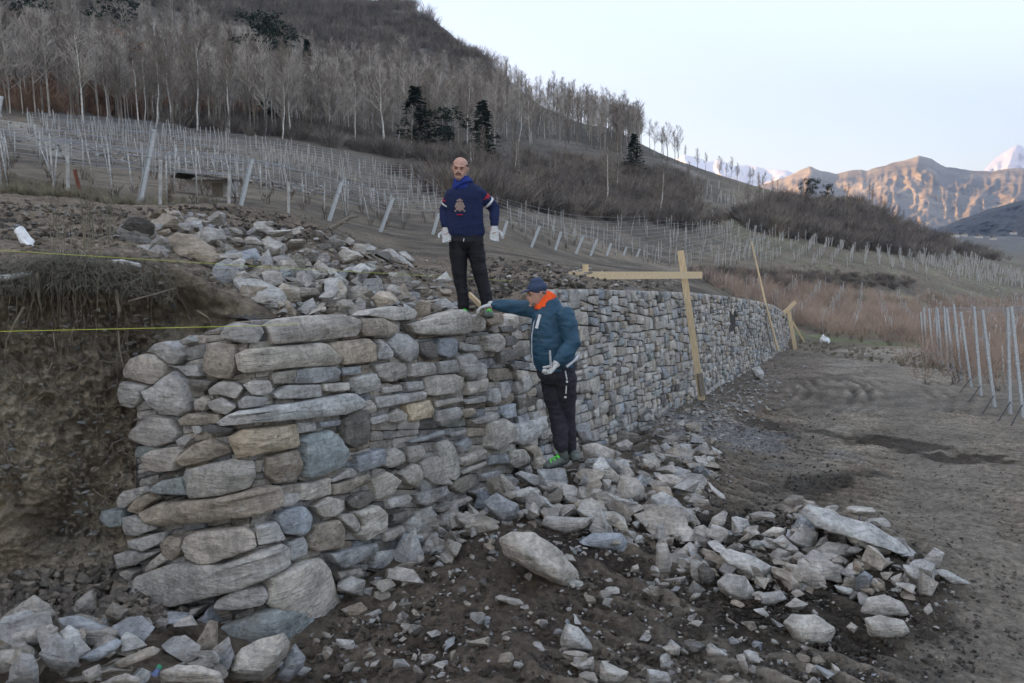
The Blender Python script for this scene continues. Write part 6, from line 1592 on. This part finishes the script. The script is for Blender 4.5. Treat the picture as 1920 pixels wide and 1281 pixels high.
def head(mb, chin, H, fwd, up):
    """head with brow, nose, chin, ears; returns a function (right, forward, t) -> point"""
    fwd = Vector(fwd).normalized(); up = Vector(up).normalized(); fwd = (fwd - up * fwd.dot(up)).normalized(); rt = fwd.cross(up).normalized(); k = H / .23
    prof = [(-.02, .018, .066, -.03), (.03, .034, .082, .0), (.10, .046, .088, .02), (.20, .056, .086, .055), (.32, .064, .083, .078), (.45, .069, .080, .092), (.52, .071, .082, .098), (.58, .073, .088, .101), (.70, .073, .086, .100), (.82, .066, .074, .090), (.91, .050, .054, .070), (.97, .028, .028, .042), (1.0, .008, .006, .012)]
    b0 = len(mb.V); n = 24
    for t, w, f, b_ in prof:
        for q in range(n):
            th = 2 * pi * q / n; s = sin(th); yy = (f if s > 0 else b_) * s; sx = cos(th) * w * (1 - .10 * max(0, s) ** 3)
            mb.V.append(chin + up * (t * H) + rt * (sx * k) + fwd * (yy * k))
    for i in range(len(prof) - 1):
        for q in range(n):
            q2 = (q + 1) % n; mb.F.append((b0 + i * n + q, b0 + i * n + q2, b0 + (i + 1) * n + q2, b0 + (i + 1) * n + q))
    mb.F.append(tuple(b0 + q for q in reversed(range(n)))); mb.F.append(tuple(b0 + (len(prof) - 1) * n + q for q in range(n)))
    pt = lambda r, f, t: chin + up * (t * H) + rt * (r * k) + fwd * (f * k)
    mb.tube([pt(0, .080, .56), pt(0, .092, .47), pt(0, .104, .38), pt(0, .092, .345)], [.008 * k, .011 * k, .016 * k, .012 * k], 10)       # nose
    mb.tube([pt(-.016, .090, .36), pt(.016, .090, .36)], .010 * k, 8)
    mb.tube([pt(-.045, .074, .585), pt(0, .090, .575), pt(.045, .074, .585)], .010 * k, 8)       # brow
    mb.tube([pt(-.022, .082, .245), pt(0, .092, .25), pt(.022, .082, .245)], .008 * k, 8)      # mouth
    mb.tube([pt(-.02, .082, .05), pt(.02, .082, .05)], .014 * k, 8)                               # chin
    for s in (-1, 1):
        mb.tube([pt(s * .070, -.012, .36), pt(s * .078, -.016, .44), pt(s * .081, -.020, .54), pt(s * .074, -.014, .58)], [.006 * k, .010 * k, .011 * k, .006 * k], 8)
    return pt
def hand(mb, wrist, palm_dir, side, normal, curl=.5, s=1.0, spread=.12):
    """palm, four bent fingers and a thumb leaving the side of the palm"""
    d = Vector(palm_dir).normalized(); sd = Vector(side); sd = (sd - d * sd.dot(d)).normalized(); nm = Vector(normal); nm = (nm - d * nm.dot(d) - sd * nm.dot(sd)).normalized()
    w = Vector(wrist); L = .098 * s
    mb.tube([w - d * .05 * s, w, w + d * .03 * s, w + d * L * .7, w + d * L], [(.030 * s, .022 * s), (.031 * s, .021 * s), (.042 * s, .019 * s), (.045 * s, .017 * s), (.041 * s, .013 * s)], 14, True, sd)
    for i, (off, ln) in enumerate([(-.032, .072), (-.011, .082), (.011, .076), (.031, .060)]):
        p = w + d * (L - .008 * s) + sd * off * s; dd = (d + sd * (off * spread * 30 * .1)).normalized(); pts = [p]; ang = 0
        for j, f in enumerate((.45, .32, .26)):
            ang += curl * (.5 + .45 * j + .08 * i); v = dd * cos(ang) + nm * sin(ang); p = p + v * ln * f * s; pts.append(p)
        r = .0098 * s; limb(mb, pts, [r, r * .97, r * .92, r * .82], 8, sd)
    b_ = w + d * .022 * s - sd * .034 * s; p1 = b_ + (d * .55 - sd * .62 + nm * .25).normalized() * .040 * s; p2 = p1 + (d * .85 - sd * .15 + nm * (.3 + curl * .5)).normalized() * .030 * s
    p3 = p2 + (d * .8 + sd * .15 + nm * (.3 + curl * .6)).normalized() * .022 * s; limb(mb, [b_, p1, p2, p3], [.014 * s, .0125 * s, .011 * s, .0095 * s], 8, sd)
def ell(mb, c, ax, ay, az, n=12, m=8):
    c = Vector(c); b0 = len(mb.V)
    for i in range(1, m):
        ph = pi * i / m
        for q in range(n): th = 2 * pi * q / n; mb.V.append(c + Vector(ax) * (sin(ph) * cos(th)) + Vector(ay) * (sin(ph) * sin(th)) + Vector(az) * cos(ph))
    for i in range(m - 2):
        for q in range(n): q2 = (q + 1) % n; mb.F.append((b0 + i * n + q, b0 + (i + 1) * n + q, b0 + (i + 1) * n + q2, b0 + i * n + q2))
    mb.V += [c + Vector(az), c - Vector(az)]
    for q in range(n): q2 = (q + 1) % n; mb.F.append((b0 + q, b0 + q2, len(mb.V) - 2)); mb.F.append((b0 + (m - 2) * n + q2, b0 + (m - 2) * n + q, len(mb.V) - 1))
def shoe(par, heel, toe, ankle, lace=True, w=.052):
    heel, toe, ankle = Vector(heel), Vector(toe), Vector(ankle); d = toe - heel; dn = d.normalized(); sd = dn.cross(Vector((0, 0, 1))).normalized(); up = sd.cross(dn).normalized()
    m_ = MB(); limb(m_, [heel + up * .045, heel + d * .3 + up * .05, heel + d * .6 + up * .04, heel + d * .9 + up * .028], [(w * .72, .045), (w * .8, .052), (w, .040), (w * .82, .028)], 16, sd)
    limb(m_, [heel + d * .12 + up * .05, ankle], [(w * .8, .050), (w * .78, .050)], 14, sd); s_ = fuse(m_, .006, 'shoe', M['shoe'], par, 2)
    m_ = MB(); pr = []
    for q in range(20):
        th = 2 * pi * q / 20; c_ = cos(th); pr.append(heel + d * .5 + dn * (d.length * .53 * c_) + sd * (w * 1.02 * sin(th) * (1 if c_ > -.2 else .85)))
    b0 = 0; m_.V = [p + up * .002 for p in pr] + [p + up * .022 for p in pr]; m_.F = [tuple(range(19, -1, -1)), tuple(range(20, 40))] + [(q, (q + 1) % 20, 20 + (q + 1) % 20, 20 + q) for q in range(20)]
    o = m_.build('sole', M['sole'], s_, smooth=False, origin=par.location)
    if lace:
        m_ = MB()
        for k in range(6):
            t = .30 + .085 * k; c_ = heel + d * t + up * (.104 - .045 * (t - .25) * 1.6); sgn = 1 if k % 2 else -1
            m_.tube([c_ - sd * .032 - up * .012 + dn * .012 * sgn, c_ + up * .008, c_ + sd * .032 - up * .012 - dn * .012 * sgn], .0055, 6)
        for sg in (-1, 1):
            c_ = heel + d * .28 + up * .115; m_.tube([c_, c_ + sd * sg * .03 + up * .018, c_ + sd * sg * .045 - up * .005, c_ + sd * sg * .02 - up * .012, c_], .005, 6)
        limb(m_, [heel + d * .16 + up * .085, heel + d * .30 + up * .105, heel + d * .42 + up * .092], [(.030, .012), (.030, .012), (.022, .010)], 10, sd)
        m_.build('laces', M['lime'], s_, origin=par.location)
    return s_
def man_on_wall():
    D0 = 7.85; J = lambda px, py, dd=0: P(px, py, D0 + dd); u = D0 / F
    foot = J(890, 592); par = empty('person', foot, 'man in navy sweater and black trousers standing on top of the wall', 'person')
    L_sh, L_el, L_wr = J(848, 364), J(834, 394, .06), J(836, 425, -.02); R_sh, R_el, R_wr = J(896, 362), J(927, 390, .08), J(927, 424, -.02)
    # body: one continuous mesh
    b_ = MB(); chin = J(861, 338, -.035); fwd = Vector((-.10, -1, -.10)); up = Vector((.10, -.08, 1)); pt = head(b_, chin, 41.5 * u, fwd, up)
    limb(b_, [J(868, 352), J(864, 330, .01)], [.058, .055]); limb(b_, [J(873, 450), J(872, 400), J(871, 362), J(870, 350)], [(.15, .10), (.14, .10), (.15, .10), (.08, .07)])
    for a, e, w in ((L_sh, L_el, L_wr), (R_sh, R_el, R_wr)): limb(b_, [a, e, w], [.045, .038, .028])
    limb(b_, [J(859, 455), J(861, 510), J(869, 575)], [.08, .055, .045]); limb(b_, [J(889, 455), J(900, 510), J(914, 570)], [.08, .055, .045])
    for w, e in ((L_wr, L_el), (R_wr, R_el)): hand(b_, w, (w - e), (1, 0, 0), (0, -1, 0), .45, .62)
    fuse(b_, .0055, 'body', M['skin'], par, 1)
    m_ = MB(); limb(m_, [J(873, 437), J(872, 420), J(872, 395), J(871, 374), J(871, 362), J(870, 354), J(869, 347)], [(.192, .125), (.184, .128), (.176, .128), (.184, .125), (.190, .115), (.160, .100), (.095, .085)], 24)
    for a, e, w in ((L_sh, L_el, L_wr), (R_sh, R_el, R_wr)): limb(m_, [a, a.lerp(e, .5), e, e.lerp(w, .5), w.lerp(e, .08)], [.062, .060, .055, .050, .042])
    m_.tube([J(873, 441), J(873, 436)], [(.180, .118), (.190, .125)], 24, True, (1, 0, 0))
    sw = fuse(m_, .0075, 'sweater', M['navy'], par, 3, .009, 5, 3)
    for i, (a, e, t0, t1, mat) in enumerate([(R_sh, R_el, .30, .46, 'red'), (R_sh, R_el, .58, .68, 'white'), (L_sh, L_el, .62, .70, 'white'), (L_sh, L_el, .42, .54, 'red')]):
        q = MB(); q.tube([a.lerp(e, t0), a.lerp(e, t1)], [.0655, .0625], 20, True, (1, 0, 0)); child(q, 'sleeve_stripe', M[mat], par)
    # chest emblem: crowned rosette
    q = MB(); c_ = J(862, 387, -.137); ux, uz = Vector((1, 0, 0)), Vector((0, -.05, 1))
    def disc(cx_, cz_, r, n=9, sx=1): 
        b0 = len(q.V); q.V.append(c_ + ux * cx_ + uz * cz_ - Vector((0, .006, 0)))
        for k in range(n): th = 2 * pi * k / n; q.V.append(c_ + ux * (cx_ + cos(th) * r * sx) + uz * (cz_ + sin(th) * r))
        for k in range(n): q.F.append((b0, b0 + 1 + k, b0 + 1 + (k + 1) % n))
    for k in range(8): th = 2 * pi * k / 8; disc(cos(th) * .034, sin(th) * .034, .017)
    disc(0, 0, .020); disc(0, .062, .014); disc(-.022, .055, .010); disc(.022, .055, .010); disc(-.045, -.045, .010); disc(.045, -.045, .010)
    child(q, 'chest_emblem', M['beige'], par)
    q = MB(); q.box(c_ + uz * -.082 - Vector((0, .002, 0)), (.030, 0, 0), (0, .003, 0), (0, 0, .004)); child(q, 'emblem_bar', M['red'], par)
    m_ = MB(); m_.tube([J(868, 357), J(867, 350, -.01), J(866, 342, -.01), J(865, 333)], [(.122, .105), (.108, .098), (.090, .088), (.080, .078)], 24, True, (1, 0, 0)); m_.tube([J(869, 350, -.03), J(866, 344, -.02)], [(.112, .10), (.104, .09)], 20, True, (1, 0, 0))
    fuse(m_, .006, 'neck_gaiter', M['royal'], par, 2, .004, 12, 5)
    m_ = MB(); limb(m_, [J(873, 434), J(873, 452)], [(.178, .115), (.182, .125)], 24)
    limb(m_, [J(859, 455), J(860, 485), J(862, 520), J(868, 555), J(870, 577)], [(.095, .105), (.086, .095), (.066, .075), (.056, .065), (.054, .06)]); limb(m_, [J(889, 455), J(895, 485), J(902, 520), J(911, 555), J(914, 572)], [(.095, .105), (.083, .095), (.067, .075), (.061, .065), (.060, .062)])
    fuse(m_, .0075, 'trousers', M['black'], par, 3, .009, 5, 7)
    q = MB(); q.tube([J(870, 447, -.128), J(869, 453, -.131)], .004, 5); child(q, 'drawstring', M['white'], par)
    # hair: cropped, receding; moustache and goatee
    m_ = MB(); b0 = 0
    for s in (-1, 1): limb(m_, [pt(s * .064, .03, .66), pt(s * .068, -.02, .66), pt(s * .055, -.07, .62), pt(0, -.095, .60)], [.012, .014, .016, .018], 10)
    limb(m_, [pt(0, -.06, .55), pt(0, -.075, .8), pt(0, -.035, .965), pt(0, .015, .985)], [(.055, .03), (.062, .026), (.050, .010), (.036, .004)], 12, (1, 0, 0)); fuse(m_, .006, 'hair', M['hair'], par, 1)
    q = MB(); q.tube([pt(-.030, .083, .225), pt(-.018, .094, .285), pt(0, .098, .30), pt(.018, .094, .285), pt(.030, .083, .225)], [.004, .006, .006, .006, .004], 8); child(q, 'moustache', M['hair'], par)
    q = MB(); limb(q, [pt(-.012, .090, .07), pt(.012, .090, .07)], [(.010, .014), (.010, .014)], 8); child(q, 'chin_beard', M['greyhair'], par)
    for s in (-1, 1):
        q = MB(); ell(q, pt(s * .030, .081, .50), (.010, 0, 0), (0, .006, 0), (0, 0, .0055)); child(q, 'eye', M['eye'], par)
        q = MB(); q.tube([pt(s * .014, .090, .565), pt(s * .032, .087, .585), pt(s * .048, .075, .570)], [.003, .0042, .003], 6); child(q, 'eyebrow', M['hair'], par)
    q = MB(); q.tube([pt(-.020, .091, .235), pt(0, .098, .235), pt(.020, .091, .235)], [.003, .0045, .003], 8); child(q, 'lips', M['lip'], par)
    for w, e in ((L_wr, L_el), (R_wr, R_el)):
        m_ = MB(); hand(m_, w + (w - e).normalized() * .035, (w - e), (1, 0, 0) if w is L_wr else (-1, 0, 0), (0, -1, 0), .5, 1.12); fuse(m_, .0038, 'glove', M['glove'], par, 1)
    z0 = 0
    shoe(par, J(868, 590, .10), J(872, 600, -.16), J(869, 576, .04)); shoe(par, J(914, 590, .10), J(917, 598, -.16), J(914, 574, .04))
man_on_wall()
def man_in_jacket():
    D0 = 7.2; J = lambda px, py, dd=0: P(px, py, D0 + dd); u = D0 / F
    foot = J(1055, 868); par = empty('person', foot, 'man in blue jacket, cap and orange neck gaiter reaching to the wall top', 'person')
    nS, nE, nW = J(1060, 590, -.15), J(1074, 643, -.22), J(1048, 676, -.30); fS, fE, fW = J(1014, 583, .06), J(968, 576, .20), J(928, 572, .30)
    b_ = MB(); chin = J(1010, 572, -.01); fwd = Vector((-1, -.30, -.18)); up = Vector((-.16, 0, 1)); pt = head(b_, chin, .222, fwd, up)
    limb(b_, [J(1034, 575), J(1021, 555)], [.062, .058]); limb(b_, [J(1043, 690), J(1038, 640), J(1034, 590), J(1032, 572)], [(.15, .13), (.16, .14), (.13, .12), (.08, .08)])
    limb(b_, [nS, nE, nW], [.05, .042, .03]); limb(b_, [fS, fE, fW], [.05, .042, .03])
    limb(b_, [J(1036, 700, .07), J(1045, 775, .05), J(1051, 838, -.02)], [.085, .06, .05]); limb(b_, [J(1056, 700, -.02), J(1062, 775, .06), J(1068, 843, .12)], [.085, .06, .05])
    hand(b_, nW + (nW - nE).normalized() * .03, Vector((-.55, -.2, -.8)), (0, -1, 0), (-1, 0, 0), .9, .6); hand(b_, fW, Vector((-1, .15, -.25)), (0, 1, 0), (0, 0, -1), .35, .6)
    fuse(b_, .0055, 'body', M['skin'], par, 1)
    m_ = MB(); limb(m_, [J(1039, 680), J(1037, 660), J(1035, 635), J(1034, 608), J(1033, 588), J(1033, 572)], [(.196, .165), (.212, .185), (.205, .18), (.182, .160), (.165, .140), (.10, .10)], 28)
    m_.tube([J(1041, 692), J(1041, 680), J(1039, 672)], [(.186, .155), (.192, .16), (.2, .17)], 28, True, (1, 0, 0))
    limb(m_, [nS, nS.lerp(nE, .5), nE, nE.lerp(nW, .5), nW], [.086, .084, .077, .066, .048]); limb(m_, [fS, fS.lerp(fE, .5), fE, fE.lerp(fW, .5), fW.lerp(fE, .05)], [.090, .080, .074, .062, .050])
    m_.tube([J(1034, 575), J(1028, 562, -.01)], [(.098, .09), (.086, .08)], 22, True, (1, 0, 0))
    jk = fuse(m_, .0075, 'jacket', M['jacket'], par, 3, .013, 5, 11)
    q = MB(); q.tube([J(1000, 690, -.13), J(997, 660, -.135), J(997, 630, -.13), J(1001, 605, -.12), J(1008, 590, -.10)], .0055, 6); child(q, 'zip', M['galv'], par)
    q = MB(); q.board(J(1006, 616, -.128), J(1013, 590, -.112), .026, .016, (1, -.5, 0)); child(q, 'undershirt', M['white'], par)
    q = MB(); q.tube([J(1062, 688, -.16), J(1076, 677, -.12), J(1083, 668, -.03)], .012, 8); child(q, 'shirt_hem', M['white'], par)
    m_ = MB(); m_.tube([J(1020, 578, -.02), J(1023, 568, -.01), J(1028, 560), J(1033, 552, .02)], [(.074, .074), (.072, .074), (.070, .074), (.064, .068)], 24, True, (1, 0, .3)); m_.tube([J(1012, 582, -.03), J(1014, 573, -.02)], [(.052, .055), (.055, .06)], 16)
    fuse(m_, .005, 'neck_gaiter', M['orange'], par, 8, .002, 12, 9)
    # cap: dome following the skull, peak to the left
    m_ = MB(); limb(m_, [pt(0, -.012, .68), pt(0, -.012, .80), pt(0, -.012, .95)], [(.096, .084), (.094, .083), (.068, .062)], 24, Vector(fwd)); cp = fuse(m_, .006, 'cap', M['cap'], par, 3, .002, 10, 13)
    m_ = MB(); limb(m_, [pt(0, .055, .70), pt(0, .11, .685), pt(0, .155, .64)], [(.066, .010), (.064, .008), (.045, .006)], 14, (0, 1, 0)); o = fuse(m_, .005, 'peak', M['cap'], par, 1)
    m_ = MB()
    for s in (-1, 1): limb(m_, [pt(s * .069, .015, .60), pt(s * .070, -.04, .54), pt(s * .045, -.08, .42)], [.008, .012, .014], 10)
    limb(m_, [pt(-.045, -.078, .40), pt(0, -.092, .40), pt(.045, -.078, .40)], [.014, .016, .014], 10); fuse(m_, .005, 'hair', M['greyhair'], par, 1)
    q = MB(); limb(q, [pt(-.045, .055, .12), pt(0, .088, .08), pt(.045, .055, .12)], [.008, .010, .008], 8); child(q, 'stubble', M['greyhair'], par)
    for s in (-1, 1):
        q = MB(); ell(q, pt(s * .030, .081, .50), (.008, 0, 0), (0, .008, 0), (0, 0, .005)); child(q, 'eye', M['eye'], par)
    q = MB(); q.tube([pt(-.020, .091, .24), pt(0, .098, .24), pt(.020, .091, .24)], [.003, .0045, .003], 8); child(q, 'lips', M['lip'], par)
    m_ = MB(); limb(m_, [J(1043, 676), J(1044, 700)], [(.190, .155), (.186, .155)], 24)
    limb(m_, [J(1036, 705, .06), J(1040, 740, .05), J(1046, 775, .04), J(1050, 810), J(1052, 838, -.03)], [(.118, .12), (.112, .11), (.088, .09), (.074, .075), (.068, .07)]); limb(m_, [J(1058, 705, -.02), J(1061, 740, .02), J(1062, 775, .06), J(1066, 815, .1), J(1069, 845, .14)], [(.118, .12), (.102, .11), (.082, .09), (.066, .07), (.060, .065)])
    fuse(m_, .0075, 'trousers', M['dgrey'], par, 3, .012, 5, 15)
    q = MB(); q.tube([J(1060, 696, -.165), J(1063, 712, -.16)], .006, 6); q.tube([J(1062, 724, -.15), J(1061, 738, -.13)], .006, 6); ell(q, J(1063, 716, -.16), (.011, 0, 0), (0, .006, 0), (0, 0, .011)); ell(q, J(1060, 745, -.12), (.012, 0, 0), (0, .006, 0), (0, 0, .011)); child(q, 'side_piping', M['white'], par)
    q = MB(); q.box(J(1043, 714, -.125), (.017, 0, 0), (0, .003, 0), (0, 0, .010)); q.box(J(1043, 719, -.125), (.019, 0, 0), (0, .003, 0), (0, 0, .003)); child(q, 'trouser_logo', M['red'], par)
    m_ = MB(); hand(m_, nW + (nW - nE).normalized() * .035, Vector((-.60, -.25, -.75)), Vector((.2, -1, 0)), (-.6, .1, .6), 1.0, 1.15); limb(m_, [nW, nW + (nW - nE).normalized() * .05], [.040, .036]); fuse(m_, .0038, 'glove', M['glove'], par, 1)
    m_ = MB(); hand(m_, fW + (fW - fE).normalized() * .02, Vector((-1, .10, -.22)), (0, -1, 0), (0, 0, -1), .42, 1.15); limb(m_, [fW, fW + (fW - fE).normalized() * .05], [.042, .036]); fuse(m_, .0038, 'glove', M['glove'], par, 1)
    shoe(par, J(1064, 868, .06), J(1020, 880, -.10), J(1053, 842, -.02)); shoe(par, J(1073, 858, .18), J(1082, 866, -.06), J(1069, 846, .14), lace=False)
    m_ = MB(); a = nW + Vector((-.075, -.05, -.05)); m_.tube([a, a + Vector((-.012, -.01, .15))], [.011, .010], 8); tag(m_.build('chisel', M['galv'], None, origin=a), 'short grey metal tool held upright in the glove of the man in the jacket', 'tool')
man_in_jacket()

# ------------------------------------------------------------------ air
def haze():
    m, nt, b = mat_new('haze'); nt.nodes.remove(b); out = [n for n in nt.nodes if n.type == 'OUTPUT_MATERIAL'][0]
    v = nt.nodes.new('ShaderNodeVolumePrincipled'); v.inputs['Color'].default_value = (.50, .66, .90, 1); v.inputs['Density'].default_value = .00013; v.inputs['Anisotropy'].default_value = .3
    nt.links.new(v.outputs[0], out.inputs['Volume'])
    q = MB(); q.box((3600, 3900, 700), (6400, 0, 0), (0, 5800, 0), (0, 0, 1050)); o = q.build('haze', m, None, smooth=False); tag(o, 'thin bluish air haze over the valley', 'haze', kind='stuff')
haze()
